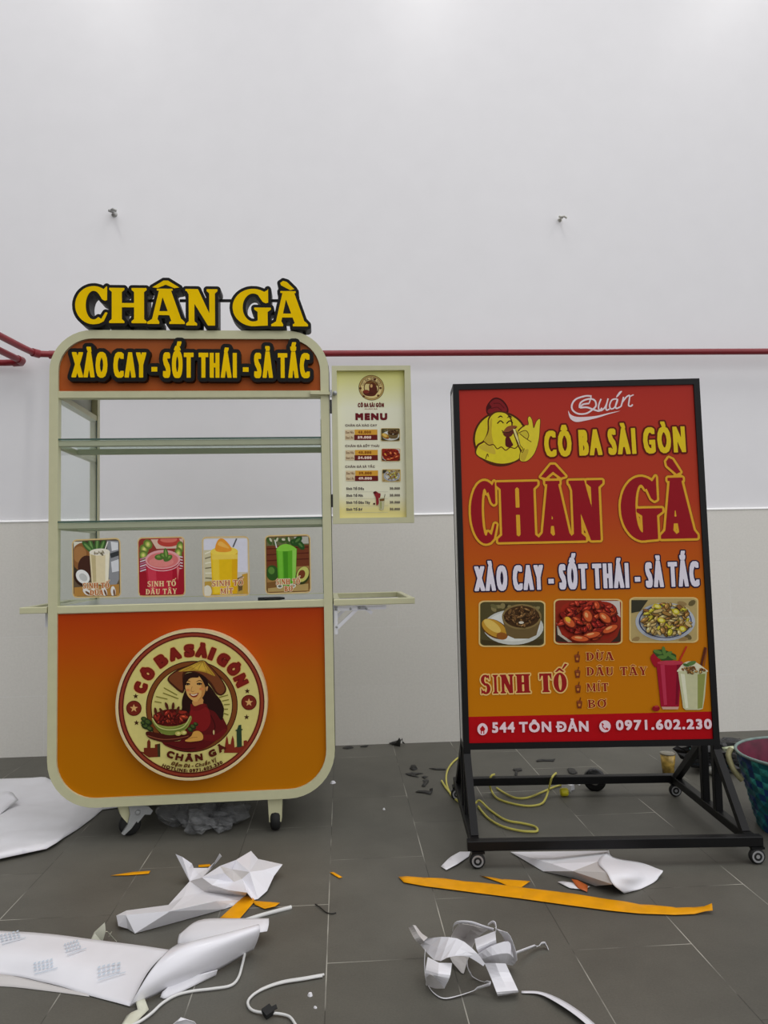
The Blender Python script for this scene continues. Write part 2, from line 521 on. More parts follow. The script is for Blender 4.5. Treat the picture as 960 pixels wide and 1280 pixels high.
class Art:
    """a flat print: coloured shapes stacked a hair apart, in the (x, z) plane of its part"""
    STEP = 0.00003

    def __init__(self): self.mb = MB(); self.k = 0

    def shape(self, loops, rgb, k=None, m=None):
        if k is None: self.k += 1; k = self.k
        loops = [l for l in loops if len(l) > 2]
        if not loops: return
        flat = [p for l in loops for p in l]
        tri = tess(loops)
        y = -k * self.STEP
        self.mb.add([(p[0], y, p[1]) for p in flat], [fix(t, flat) for t in tri], m or ink(rgb))

    def poly(self, pts, rgb, k=None): self.shape([list(pts)], rgb, k)

    def line(self, pts, wd, rgb, k=None, taper=False):
        pts = [Vector((p[0], p[1])) for p in pts]; L = []; R = []; n = len(pts)
        for i, p in enumerate(pts):
            d = pts[min(i + 1, n - 1)] - pts[max(i - 1, 0)]
            if d.length < 1e-9: d = Vector((1, 0))
            d.normalize(); q = Vector((-d.y, d.x))
            ww = wd / 2 * (math.sin(math.pi * (i + .35) / (n - .3)) if taper else 1)
            L.append(p + q * ww); R.append(p - q * ww)
        if k is None: self.k += 1; k = self.k
        vs = L + R
        self.mb.add([(p.x, -k * self.STEP, p.y) for p in vs], [[i + n, i + n + 1, i + 1, i] for i in range(n - 1)], ink(rgb))

    def text(self, s, x0, y0, x1, y1, cap, layers, grow_by=(0, 0), track=0.0, arcfn=None, slant=0.0, q=46, space=0.26):
        """s from (x0,y0) to (x1,y1) on its baseline, cap high; layers = [(extra outline, colour)] back to front"""
        gx, gy = grow_by; pos = []; x = 0
        for ch in s:
            if ch == ' ': x += space; continue
            L, a = glyph(ch); pos.append((ch, x, L)); x += a + track
        lo = min(p[0] for l in pos[0][2] for p in l) + pos[0][1]
        hi = max(p[0] for l in pos[-1][2] for p in l) + pos[-1][1]
        wd = math.hypot(x1 - x0, y1 - y0); sx = (wd - 2 * gx * len(pos)) / (hi - lo); sy = (cap - 2 * gy) / 0.682
        ux, uy = (x1 - x0) / wd, (y1 - y0) / wd
        k0 = self.k; self.k += len(layers)
        for gi, (ch, gxo, L) in enumerate(pos):
            base = [[(p[0] * sx, (p[1] if p[1] < .735 else .735 + (p[1] - .735) * .74) * sy) for p in l] for l in L]
            if gx > 0: base = embolden(base, gx, gy, q)
            for i, (o, rgb) in enumerate(layers):
                LL = grow(base, o, o, q) if o > 0 else base
                out = []
                for l in LL:
                    r = []
                    for px, py in l:
                        X = px + (gxo - lo) * sx + gx + 2 * gx * gi + py * slant; Y = py + gy
                        if arcfn: r.append(arcfn(X, Y))
                        else: r.append((x0 + ux * X - uy * Y, y0 + uy * X + ux * Y))
                    out.append(r)
                self.shape(out, rgb, k0 + i + 1 + gi * .02)

    def slab_text(self, glyphs, layers, T=0.26):
        """glyphs: (char, x0, y0, x1, y1 (baseline corners), height)"""
        k0 = self.k; self.k += len(layers)
        for gi, (ch, x0, y0, x1, y1, h) in enumerate(glyphs):
            wd = math.hypot(x1 - x0, y1 - y0); W = wd / h; ux, uy = (x1 - x0) / wd, (y1 - y0) / wd
            L = slab_loops(ch, W, min(T, W * .42))
            base = [[(p[0] * h, p[1] * h) for p in l] for l in L]
            for i, (o, rgb) in enumerate(layers):
                LL = grow(base, o, o, 64) if o > 0 else base
                self.shape([[(x0 + ux * X - uy * Y, y0 + uy * X + ux * Y) for X, Y in l] for l in LL], rgb, k0 + i + 1 + gi * .02)

    def build(self, name, parent, **kw): return self.mb.build(name, parent, **kw)


def ell(f, cx, cy, rx, ry, rot=0, a0=0, a1=360, n=24):
    """ellipse in zoom pixels, through the measuring map f"""
    c, s = math.cos(math.radians(rot)), math.sin(math.radians(rot)); r = []
    full = a1 - a0 >= 360
    for k in range(n if full else n + 1):
        q = math.radians(a0 + (a1 - a0) * k / n); x, y = rx * math.cos(q), ry * math.sin(q)
        r.append(f(cx + x * c - y * s, cy + x * s + y * c))
    return r


def rrect(x0, y0, x1, y1, r, n=6):
    o = []
    for cx, cy, a in ((x1 - r, y1 - r, 0), (x0 + r, y1 - r, 90), (x0 + r, y0 + r, 180), (x1 - r, y0 + r, 270)):
        for k in range(n + 1):
            q = math.radians(a + 90 * k / n); o.append((cx + r * math.cos(q), cy + r * math.sin(q)))
    return o


def rquad(f, tl, tr, bl, br, r, n=5):
    """rounded four-cornered picture in zoom pixels"""
    def bil(s, t):
        x = (tl[0] * (1 - s) + tr[0] * s) * (1 - t) + (bl[0] * (1 - s) + br[0] * s) * t
        y = (tl[1] * (1 - s) + tr[1] * s) * (1 - t) + (bl[1] * (1 - s) + br[1] * s) * t
        return f(x, y)
    ry = r * abs(tr[0] - tl[0]) / abs(bl[1] - tl[1])
    o = []
    for cx, cy, a in ((1 - r, 1 - ry, 0), (r, 1 - ry, 90), (r, ry, 180), (1 - r, ry, 270)):
        for k in range(n + 1):
            q = math.radians(a + 90 * k / n); o.append(bil(cx + r * math.cos(q), cy + ry * math.sin(q)))
    return o


def pl(f, *xy): return [f(xy[i], xy[i + 1]) for i in range(0, len(xy), 2)]


def smooth_pts(P, n=6, closed=False):
    P = [Vector(p) for p in P]; k = len(P); out = []
    for i in range(k if closed else k - 1):
        g = lambda j: P[j % k] if closed else P[max(0, min(k - 1, j))]
        a, b, c, d = g(i - 1), g(i), g(i + 1), g(i + 2)
        for s in range(n):
            t = s / n
            out.append(0.5 * ((2 * b) + (c - a) * t + (2 * a - 5 * b + 4 * c - d) * t * t + (3 * b - a - 3 * c + d) * t ** 3))
    if not closed: out.append(P[-1])
    return out


def sm(f, *xy, closed=True, n=5):
    return [(p.x, p.y) for p in smooth_pts([Vector((*f(xy[i], xy[i + 1]), 0)) for i in range(0, len(xy), 2)], n, closed)]


def blobs(art, f, n, cx, cy, rx, ry, size, cols, rng, asp=2.2):
    """a heap of curled morsels, painted one over another"""
    for _ in range(n):
        q = rng.uniform(0, 6.283); d = math.sqrt(rng.random()); x = cx + rx * d * math.cos(q); y = cy + ry * d * math.sin(q)
        s = size * rng.uniform(.6, 1.25); a = rng.uniform(0, 180); c = rng.choice(cols)
        art.poly(ell(f, x, y, s, s / asp, a, n=10), [v * .55 for v in c])
        art.poly(ell(f, x - s * .06, y - s * .1, s * .84, s / asp * .72, a, n=10), c)
        if rng.random() < .6: art.poly(ell(f, x - s * .2, y - s * .18, s * .34, s / asp * .25, a, n=8), [min(255, v * 1.35 + 25) for v in c])


# ------------------------------------------------------------------ the setting
def floor_material():
    m = bpy.data.materials.new('floor_tile'); m.use_nodes = True; nt = m.node_tree; b = nt.nodes['Principled BSDF']
    N, L = nt.nodes.new, nt.links.new
    tc = N('ShaderNodeTexCoord'); sp = N('ShaderNodeSeparateXYZ'); L(tc.outputs['Object'], sp.inputs[0])
    ax = N('ShaderNodeMath'); ax.inputs[1].default_value = 0.052 + 30.0
    ay = N('ShaderNodeMath'); ay.inputs[1].default_value = 1.74 + 30.0
    L(sp.outputs['X'], ax.inputs[0]); L(sp.outputs['Y'], ay.inputs[0])
    cb = N('ShaderNodeCombineXYZ'); L(ay.outputs[0], cb.inputs['X']); L(ax.outputs[0], cb.inputs['Y'])
    br = N('ShaderNodeTexBrick'); br.offset = 0.5; br.offset_frequency = 2; br.squash = 1.0
    br.inputs['Scale'].default_value = 1.0; br.inputs['Brick Width'].default_value = 0.6; br.inputs['Row Height'].default_value = 0.3
    br.inputs['Mortar Size'].default_value = 0.0014; br.inputs['Mortar Smooth'].default_value = 0.2
    br.inputs['Color1'].default_value = (*lin((96, 94, 86)), 1); br.inputs['Color2'].default_value = (*lin((101, 99, 91)), 1)
    L(cb.outputs[0], br.inputs['Vector'])
    n1 = N('ShaderNodeTexNoise'); n1.inputs['Scale'].default_value = 3.2; n1.inputs['Detail'].default_value = 3
    L(tc.outputs['Object'], n1.inputs['Vector'])
    gr = N('ShaderNodeValToRGB'); gr.color_ramp.elements[0].position = .46; gr.color_ramp.elements[1].position = .62
    gr.color_ramp.elements[0].color = (*lin((74, 72, 66)), 1); gr.color_ramp.elements[1].color = (*lin((186, 183, 172)), 1)
    L(n1.outputs['Fac'], gr.inputs['Fac']); L(gr.outputs['Color'], br.inputs['Mortar'])
    # mottling and dusty smears
    n2 = N('ShaderNodeTexNoise'); n2.inputs['Scale'].default_value = 2.1; n2.inputs['Detail'].default_value = 8; n2.inputs['Roughness'].default_value = .65
    L(tc.outputs['Object'], n2.inputs['Vector'])
    r2 = N('ShaderNodeMapRange'); r2.inputs['From Min'].default_value = .3; r2.inputs['From Max'].default_value = .75
    r2.inputs['To Min'].default_value = .74; r2.inputs['To Max'].default_value = 1.16
    L(n2.outputs['Fac'], r2.inputs['Value'])
    n3 = N('ShaderNodeTexNoise'); n3.inputs['Scale'].default_value = 220; n3.inputs['Detail'].default_value = 2
    L(tc.outputs['Object'], n3.inputs['Vector'])
    r3 = N('ShaderNodeMapRange'); r3.inputs['To Min'].default_value = .82; r3.inputs['To Max'].default_value = 1.18
    L(n3.outputs['Fac'], r3.inputs['Value'])
    mu = N('ShaderNodeMath'); mu.operation = 'MULTIPLY'; L(r2.outputs[0], mu.inputs[0]); L(r3.outputs[0], mu.inputs[1])
    mx = N('ShaderNodeMix'); mx.data_type = 'RGBA'; mx.blend_type = 'MULTIPLY'; mx.inputs['Factor'].default_value = 1
    L(br.outputs['Color'], mx.inputs['A']); L(mu.outputs[0], mx.inputs['B'])
    L(mx.outputs['Result'], b.inputs['Base Color'])
    b.inputs['Roughness'].default_value = .55; b.inputs['Specular IOR Level'].default_value = .35
    bp = N('ShaderNodeBump'); bp.inputs['Strength'].default_value = .25; bp.inputs['Distance'].default_value = .001
    iv = N('ShaderNodeMath'); iv.operation = 'SUBTRACT'; iv.inputs[0].default_value = 1; L(br.outputs['Fac'], iv.inputs[1])
    L(iv.outputs[0], bp.inputs['Height']); L(bp.outputs['Normal'], b.inputs['Normal'])
    return m


def wall_tile_material():
    m = bpy.data.materials.new('wall_tile'); m.use_nodes = True; nt = m.node_tree; b = nt.nodes['Principled BSDF']
    N, L = nt.nodes.new, nt.links.new
    tc = N('ShaderNodeTexCoord'); sp = N('ShaderNodeSeparateXYZ'); L(tc.outputs['Object'], sp.inputs[0])
    ax = N('ShaderNodeMath'); ax.inputs[1].default_value = 0.014 + 30.0; L(sp.outputs['X'], ax.inputs[0])
    az = N('ShaderNodeMath'); az.inputs[1].default_value = 30.0; L(sp.outputs['Z'], az.inputs[0])
    cb = N('ShaderNodeCombineXYZ'); L(ax.outputs[0], cb.inputs['X']); L(az.outputs[0], cb.inputs['Y'])
    br = N('ShaderNodeTexBrick'); br.offset = 0.5; br.offset_frequency = 2
    br.inputs['Scale'].default_value = 1.0; br.inputs['Brick Width'].default_value = 0.6; br.inputs['Row Height'].default_value = 0.3
    br.inputs['Mortar Size'].default_value = 0.0013; br.inputs['Mortar Smooth'].default_value = .3
    br.inputs['Color1'].default_value = (*lin((228, 225, 218)), 1); br.inputs['Color2'].default_value = (*lin((231, 228, 221)), 1)
    L(cb.outputs[0], br.inputs['Vector'])
    n1 = N('ShaderNodeTexNoise'); n1.inputs['Scale'].default_value = 1.7; n1.inputs['Detail'].default_value = 2
    L(tc.outputs['Object'], n1.inputs['Vector'])
    gr = N('ShaderNodeValToRGB'); gr.color_ramp.elements[0].position = .45; gr.color_ramp.elements[1].position = .62
    gr.color_ramp.elements[0].color = (*lin((228, 225, 218)), 1); gr.color_ramp.elements[1].color = (*lin((236, 235, 231)), 1)
    L(n1.outputs['Fac'], gr.inputs['Fac']); L(gr.outputs['Color'], br.inputs['Mortar'])
    n3 = N('ShaderNodeTexNoise'); n3.inputs['Scale'].default_value = 90; n3.inputs['Detail'].default_value = 3
    L(tc.outputs['Object'], n3.inputs['Vector'])
    r3 = N('ShaderNodeMapRange'); r3.inputs['To Min'].default_value = .93; r3.inputs['To Max'].default_value = 1.07
    L(n3.outputs['Fac'], r3.inputs['Value'])
    mx = N('ShaderNodeMix'); mx.data_type = 'RGBA'; mx.blend_type = 'MULTIPLY'; mx.inputs['Factor'].default_value = 1
    L(br.outputs['Color'], mx.inputs['A']); L(r3.outputs[0], mx.inputs['B']); L(mx.outputs['Result'], b.inputs['Base Color'])
    b.inputs['Roughness'].default_value = .5; b.inputs['Specular IOR Level'].default_value = .35
    return m


mb = MB(); mb.box(-7, 8, -9, 0.12, -0.1, 0, floor_material())
tag(mb.build('floor'), 'dark grey stone tile floor with pale and dark joints', 'floor', kind='structure')
wall_paint = mat('wall_paint', (239, 238, 241), 0.36, 0, 0.012, 6, 0.04, spec=0.4)
mb = MB(); mb.box(-7, 8, 0.0, 0.12, 0, 5.6, wall_paint)
tag(mb.build('wall_back'), 'white painted wall above the grey tile dado', 'wall', kind='structure')
mb = MB(); mb.box(-7, 8, -0.010, 0.0, 0.0, 1.184, wall_tile_material())
tag(mb.build('wall_dado'), 'grey tile dado along the foot of the white wall', 'wall', kind='structure')
mb = MB(); mb.add([(-7, -.014, 1.183), (8, -.014, 1.183), (8, -.014, 1.1855), (-7, -.014, 1.1855), (-7, 0, 1.194), (8, 0, 1.194), (-7, 0, 1.183), (8, 0, 1.183)], [(0, 1, 2, 3), (3, 2, 5, 4), (0, 6, 7, 1), (0, 3, 4, 6), (1, 7, 5, 2)], mat('tile_edge_highlight', (250, 250, 250), .35, var=.01))  # tile edge coloured near white and sloped for the light it catches
tag(mb.build('trim_1'), 'thin strip along the top edge of the grey dado, painted white for the light it catches', 'trim', kind='structure')

# ------------------------------------------------------------------ shared materials
cream = mat('cream_paint', (206, 204, 166), 0.42, 0, 0.03, 25, 0.05)
cream_dark = mat('inner_sheet', (196, 198, 186), 0.45, 0, 0.03, 12)
hinge_and_shade = mat('dark_hinge_and_shade', (40, 40, 36), 0.6)  # dark hinges, and the shade painted along the frame's side edge
black = mat('black_paint', (15, 15, 16), 0.45, 0, 0.1, 40, spec=.25)
rubber = mat('black_rubber', (22, 22, 22), 0.7)
steel = mat('zinc_steel', (168, 170, 170), 0.4, 0.25, 0.08, 60)
white_metal = mat('white_metal', (226, 226, 232), 0.35, 0, 0.02)
yellow_face = mat('yellow_acrylic', (250, 206, 0), 0.45, 0, 0.04, 14, spec=.05)
letter_side = mat('black_acrylic', (13, 12, 10), 0.45, 0, 0.08, spec=.2)
pane = glass('clear_pane', (0.975, 0.985, 0.98), 0.25)
shelf_cream = mat('shelf_paint', (172, 178, 150), .45, 0, .03, 20)
pane_edge = mat('green_glass_edge', (70, 96, 84), 0.2)

# ------------------------------------------------------------------ the food cart
CX, CYF, CYAW = -0.5332, -1.2, 0.022
cart = empty('food_cart', (CX, CYF, 0), CYAW)
tag(cart, 'tall cream framed street food cart with glass shelves, orange front panel and round badge', 'food cart')
cf = Face((CX, CYF, 0), CYAW)
HW, ZB, ZT, DEP = 0.4985, 0.12, 1.808, 0.49


def cart_loop(inset, n=10):
    x = HW - inset; b = ZB + inset; t = ZT - inset; rt = 0.15 - inset; rb = 0.165 - inset; o = []
    for cx, cz, a, r in ((x - rt, t - rt, 0, rt), (-x + rt, t - rt, 90, rt), (-x + rb, b + rb, 180, rb), (x - rb, b + rb, 270, rb)):
        for k in range(n + 1):
            q = math.radians(a + 90 * k / n); o.append((cx + r * math.cos(q), cz + r * math.sin(q)))
    return o


def ring(mb, i0, i1, y0, y1, m):
    mb.extrude([cart_loop(i0), cart_loop(i1)], y0, y1, m)


mb = MB(); ring(mb, 0, .031, 0, .032, cream)
mb.box(-HW + .03, HW - .03, .002, .03, 1.5585, 1.586, cream, .003)
mb.box(-HW + .03, HW - .03, .002, .03, .792, .820, cream, .003)
mb.build('front_frame', cart)
mb = MB(); ring(mb, 0, .031, DEP - .032, DEP, cream)
mb.box(-HW + .03, HW - .03, DEP - .03, DEP, .792, .820, cream, .003)
mb.build('rear_frame', cart)
mb = MB(); ring(mb, -.0025, .02, .033, .038, hinge_and_shade); o = mb.build('edge_shade_strip', cart); tag(o, 'thin dark strip added as the shaded side edge behind the cream front frame')  # added strip; its dark colour stands in for the shaded side edge
for s in (-1, 1):
    for z0, z1 in ((1.5585, 1.586), (.792, .82), (.30, .33)):
        mb = MB(); a, b = sorted((s * HW, s * (HW - .028))); mb.box(a, b, .03, DEP - .03, z0, z1, cream, .003)
        mb.build('side_rail', cart)


def skin(sel, inset, m, name):
    P = [p for p in cart_loop(inset, 12) if sel(p)]
    return P


top = [p for p in cart_loop(.006, 12) if p[1] > 1.5]
top = [(HW - .006, 1.57)] + [p for p in top] + [(-HW + .006, 1.57)]
mb = MB(); mb.grid([[(x, .03, z), (x, DEP - .03, z)] for x, z in top], cream_dark); mb.build('roof_skin', cart, thick=.002)
low = [p for p in cart_loop(.006, 12) if p[1] < .6]
low = [(-HW + .006, .81)] + low + [(HW - .006, .81)]
mb = MB(); mb.grid([[(x, .035, z), (x, DEP - .03, z)] for x, z in low], cream_dark); mb.build('body_shell', cart, thick=.002)
mb = MB(); mb.box(-HW + .03, HW - .03, .03, DEP - .03, .806, .818, mat('counter_steel', (214, 216, 216), .28, .35, .03)); mb.build('counter_top', cart)
mb = MB(); mb.extrude([[p for p in cart_loop(.031) if p[1] < .5] + [(HW - .031, .81), (-HW + .031, .81)]][:1] if False else
                      [[(-HW + .031, .81)] + [p for p in cart_loop(.031) if p[1] < .5] + [(HW - .031, .81)]], DEP - .02, DEP - .015, cream_dark)
mb.build('back_panel', cart)


def gradient_print(name, stops, z0, z1, wob=.05, rough=.4):
    m = bpy.data.materials.new(name); m.use_nodes = True; nt = m.node_tree; b = nt.nodes['Principled BSDF']
    N, L = nt.nodes.new, nt.links.new
    tc = N('ShaderNodeTexCoord'); sp = N('ShaderNodeSeparateXYZ'); L(tc.outputs['Object'], sp.inputs[0])
    nz = N('ShaderNodeTexNoise'); nz.inputs['Scale'].default_value = 3; nz.inputs['Detail'].default_value = 5; L(tc.outputs['Object'], nz.inputs['Vector'])
    mr = N('ShaderNodeMapRange'); mr.inputs['From Min'].default_value = z0; mr.inputs['From Max'].default_value = z1; L(sp.outputs['Z'], mr.inputs['Value'])
    a = N('ShaderNodeMath'); a.operation = 'MULTIPLY_ADD'; a.inputs[1].default_value = wob * 2; L(nz.outputs['Fac'], a.inputs[0])
    s = N('ShaderNodeMath'); s.operation = 'SUBTRACT'; s.inputs[1].default_value = wob; L(mr.outputs[0], s.inputs[0]); L(s.outputs[0], a.inputs[2])
    rp = N('ShaderNodeValToRGB'); L(a.outputs[0], rp.inputs['Fac'])
    e = rp.color_ramp.elements
    while len(e) < len(stops): e.new(.5)
    for q, (p, c) in zip(e, stops): q.position = p; q.color = (*lin(c), 1)
    L(rp.outputs['Color'], b.inputs['Base Color']); b.inputs['Roughness'].default_value = rough
    b.inputs['Specular IOR Level'].default_value = .12
    return m


orange_print = gradient_print('orange_print', [(0, (192, 118, 2)), (.3, (190, 112, 2)), (.62, (188, 94, 4)), (.82, (188, 76, 6)), (1, (182, 58, 8))], .15, .80, .09)
mb = MB()
mb.extrude([[(-HW + .031, .794)] + [p for p in cart_loop(.0305) if p[1] < .5] + [(HW - .031, .794)]], .010, .016, orange_print)
mb.build('front_panel', cart)
header_print = gradient_print('header_print', [(0, (178, 86, 34)), (.5, (184, 96, 40)), (1, (160, 84, 40))], 1.58, 1.79, .3)
mb = MB(); mb.extrude([[(HW - .031, 1.585)] + [p for p in cart_loop(.0305) if p[1] > 1.5] + [(-HW + .031, 1.585)]], .012, .018, header_print)
mb.build('header_panel', cart)

# glass
for z in (1.414, 1.119):
    sh = MB(); sh.box(-HW + .03, HW - .03, .004, .235, z - .006, z, glass('shelf_glass', (.88, .93, .90), .3))
    sh.box(-HW + .03, HW - .03, .0015, .0035, z - .006, z, pane_edge)
    gs = sh.build('glass_shelf', cart)
    b = MB(); b.box(-HW + .03, HW - .03, .006, .026, z - .028, z - .007, shelf_cream, .002); b.box(-HW + .03, HW - .03, .212, .232, z - .028, z - .007, shelf_cream, .002)
    b.build('shelf_bar', gs)
    for s in (-1, 1):
        b = MB(); a0, a1 = sorted((s * (HW - .004), s * (HW - .026))); b.box(a0, a1, .03, DEP - .03, z - .028, z - .008, cream, .002); b.build('side_rail', cart)
for s in (-1, 1):
    b = MB(); a0, a1 = sorted((s * (HW - .030), s * (HW - .034))); b.box(a0, a1, .032, DEP - .05, .82, 1.56, pane); b.box(a0, a1, DEP - .05, DEP - .048, .82, 1.56, pane_edge); b.build('side_glass', cart)
b = MB(); b.box(-HW + .031, HW - .031, .010, .014, .82, 1.09, pane); b.build('front_glass', cart)

# raised letters on the roof
YL = -0.012
lf = Face((CX, CYF, 0), CYAW, 0, -YL)


def uvbox(f, ch, xl, xr, yt, yb):
    x0, z0 = f.uv(xl, yb); x1, z1 = f.uv(xr, yb); zt = f.uv((xl + xr) / 2, yt)[1]
    return ch, x0, z0, x1, z1, zt - (z0 + z1) / 2


CHAN_GA = [('C', 94, 136, 358.5, 404.5), ('H', 136, 184, 360, 404), ('Â', 184, 231, 361, 405), ('N', 232, 273, 361.5, 407), ('G', 291, 338, 362, 407), ('À', 339, 385, 364, 408)]
for row in CHAN_GA:
    ch, x0, z0, x1, z1, h = uvbox(lf, *row)
    W = (x1 - x0) / h; L = [[(x0 + p[0] * h, z0 + p[1] * h * (.97 if p[1] > 1.02 else 1)) for p in l] for l in slab_loops(ch, W, .27)]
    big = grow(L, .0115, .0115, 70)
    mb = MB()
    mb.extrude(big, YL - x0 * .0006, .052 + x0 * .0006, letter_side)
    mb.extrude(L, YL - .0020, YL + .0004, yellow_face)
    mb.build('raised_letter', cart)
for xa, xb in ((183, 196), (222, 240), (268, 296), (330, 352)):
    a = lf.uv(xa, 371); b = lf.uv(xb, 371); mb = MB(); mb.beam((a[0], .03, a[1]), (b[0], .03, b[1]), .009, .009, letter_side); mb.build('letter_rail', cart)
for px, yt in ((120, 400), (162, 400), (196, 402), (250, 403), (310, 403), (352, 404), (380, 404)):
    x, z = lf.uv(px, yt); mb = MB(); mb.box(x - .006, x + .006, .02, .04, min(ZT - .005, 1.80), z + .02, letter_side); mb.build('letter_post', cart)

# raised lettering on the header: black backing with yellow faces
hf = Face((CX, CYF, 0), CYAW, 0, 0.014)
a = Art(); a0 = hf.uv(89.5, 471.8); a1 = hf.uv(387.3, 472.6); cap = .031 * 342 / 342 * 1.0
cap = hf.uv(240, 441)[1] - hf.uv(240, 472.2)[1]


class Raised(Art):
    """lettering cut from board: outline becomes a solid backing"""
    def shape(self, loops, rgb, k=None, m=None):
        e = (k % 1) * .0006
        if k < 2: self.mb.extrude(loops, -.014 - e, .0135 + e, letter_side)
        else: self.mb.extrude(loops, -.0155 - e, -.0138, yellow_face)


ra = Raised()
ra.text('XÀO CAY - SỐT THÁI - SẢ TẮC', *a0, *a1, cap, [(.0145, None), (0, None)], (.0051, .0024), .035, q=60, space=.36)
ra.build('header_lettering', cart)

# round badge
BC = cf.uv(239.6, 880.5); BR = .2735
YD = -.030
df = Face((CX, CYF, 0), CYAW, 0, -YD)
ctr = df.uv(240, 880.5); Rr = (df.uv(335, 880)[0] - df.uv(145, 880)[0]) / 2
badge = MB()
badge.extrude([[(ctr[0] + Rr * math.cos(q * math.pi / 36), ctr[1] + Rr * math.sin(q * math.pi / 36)) for q in range(72)]], YD, .0095, mat('badge_edge', (226, 206, 160), .4))
bo = badge.build('round_badge', cart)
a = Art()


def circ(r, cx=0, cy=0, n=72): return [(ctr[0] + Rr * (cx + r * math.cos(2 * math.pi * k / n)), ctr[1] + Rr * (cy + r * math.sin(2 * math.pi * k / n))) for k in range(n)]


CREAM_I, MAROON, BROWN = (222, 210, 128), (118, 30, 20), (128, 70, 30)
a.poly(circ(.985), (232, 212, 160)); a.poly(circ(.962), (88, 22, 16)); a.poly(circ(.945), (150, 62, 40)); a.poly(circ(.912), (92, 24, 18)); a.poly(circ(.895), (214, 190, 110)); a.poly(circ(.885), CREAM_I)
zz = df.zoom(140, 780, 4.8)
a.poly(circ(.605, 0, -.027), (70, 34, 16)); a.poly(circ(.592, 0, -.027), BROWN); a.poly(circ(.54, 0, -.027), (70, 34, 16)); a.poly(circ(.528, 0, -.027), (218, 206, 124))


def on_arc(ang, r, up=True):
    q = math.radians(ang); c, s = math.cos(q), math.sin(q)
    t = (s, -c) if up else (-s, c); n = (c, s) if up else (-c, -s)
    return lambda W: (lambda X, Y: (ctr[0] + Rr * r * c + t[0] * (X - W / 2) + n[0] * Y, ctr[1] + Rr * r * s + t[1] * (X - W / 2) + n[1] * Y))


for ch, ang, wd in (('C', 160, .14), ('Ô', 143.5, .16), ('B', 124, .15), ('A', 108.5, .16), ('S', 92.5, .14), ('À', 79, .16), ('I', 68, .06), ('G', 54.5, .155), ('Ò', 39, .165), ('N', 24.5, .155)):
    W = wd * Rr * .85
    a.text(ch, 0, 0, W, 0, .15 * Rr, [(.0046, (206, 124, 64)), (.0026, (96, 22, 14)), (0, (134, 34, 24))], (.0031, .0028), arcfn=on_arc(ang, .64)(W), q=34)
def star(cx, cy, r):
    return [zz(cx + (r if k % 2 == 0 else r * .42) * math.sin(k * math.pi / 5), cy - (r if k % 2 == 0 else r * .42) * math.cos(k * math.pi / 5)) for k in range(10)]


for x, y in ((143, 433), (148, 592), (812, 402), (808, 558)): a.poly(star(x, y, 17), (70, 40, 20))
for x, y in ((132, 505), (822, 470)):
    a.poly(ell(zz, x, y, 46, 46, n=32), (96, 26, 16)); a.poly(ell(zz, x, y, 41, 41, n=32), (122, 40, 26)); a.poly(star(x, y, 25), (226, 176, 110))
a.poly(pl(zz, 165, 762, 192, 768, 192, 742, 212, 742, 212, 706, 222, 690, 232, 706, 232, 742, 258, 742, 258, 722, 290, 716, 290, 796, 222, 800), (112, 44, 24))
a.poly(pl(zz, 272, 722, 290, 718, 290, 796, 276, 796), (60, 56, 30))
a.poly(pl(zz, 672, 772, 684, 690, 690, 668, 696, 690, 700, 720, 712, 720, 718, 690, 724, 668, 732, 692, 736, 740, 756, 732, 790, 730, 790, 700, 806, 696, 820, 712, 770, 772), (134, 46, 28))
a.poly(pl(zz, 750, 740, 748, 640, 760, 606, 776, 604, 780, 736), (44, 66, 44)); a.poly(pl(zz, 742, 634, 784, 628, 784, 636, 742, 642), (44, 66, 44))
g = df.zoom(190, 820, 8.727)     # the woman with the bowl
for x0, y0, x1, y1 in ((130, 345, 275, 425), (120, 402, 290, 465), (45, 440, 170, 470), (30, 495, 105, 508), (735, 450, 830, 425), (765, 490, 840, 475), (785, 530, 850, 525), (790, 578, 830, 578), (785, 625, 835, 640)):
    a.line([g(x0, y0), g(x1, y1)], .0035, (132, 124, 50), taper=False)
a.poly(sm(g, 345, 420, 330, 560, 400, 700, 640, 760, 780, 620, 760, 500, 700, 420, 600, 300, 430, 280), (44, 20, 12))          # hair behind
a.poly(sm(g, 170, 250, 250, 165, 400, 100, 555, 45, 650, 120, 760, 250, 812, 360, 770, 425, 700, 410, 620, 300, 480, 190, 360, 200, 345, 400, 230, 330), (70, 34, 16))
a.poly(sm(g, 185, 245, 255, 180, 400, 115, 553, 55, 640, 125, 745, 250, 795, 350, 765, 410, 715, 395, 640, 280, 500, 175, 340, 175, 335, 370, 240, 310), (122, 66, 34))
a.poly(sm(g, 290, 165, 420, 105, 552, 52, 600, 100, 690, 215, 590, 180, 480, 160, 380, 165), (190, 150, 52))
a.poly(pl(g, 420, 110, 552, 54, 590, 92, 600, 165, 500, 150), (214, 176, 64))
for x, y in ((330, 168), (420, 158), (500, 155), (600, 180), (680, 222)): a.line([g(552, 56), g(x, y)], .0012, (120, 82, 28))
a.poly(sm(g, 365, 200, 470, 190, 590, 260, 640, 420, 560, 480, 420, 460, 350, 330), (40, 18, 12))
a.poly(sm(g, 545, 455, 560, 520, 470, 560, 440, 500, 470, 480), (208, 150, 84))                                            # neck
a.poly(sm(g, 362, 300, 400, 240, 490, 205, 560, 270, 585, 350, 560, 440, 490, 495, 440, 480, 385, 420), (222, 170, 96))   # face
a.poly(sm(g, 540, 290, 580, 300, 580, 380, 560, 440, 500, 490, 540, 420), (196, 136, 70))
a.poly(ell(g, 392, 370, 22, 14), (220, 140, 84)); a.poly(ell(g, 540, 358, 24, 15), (214, 132, 76))
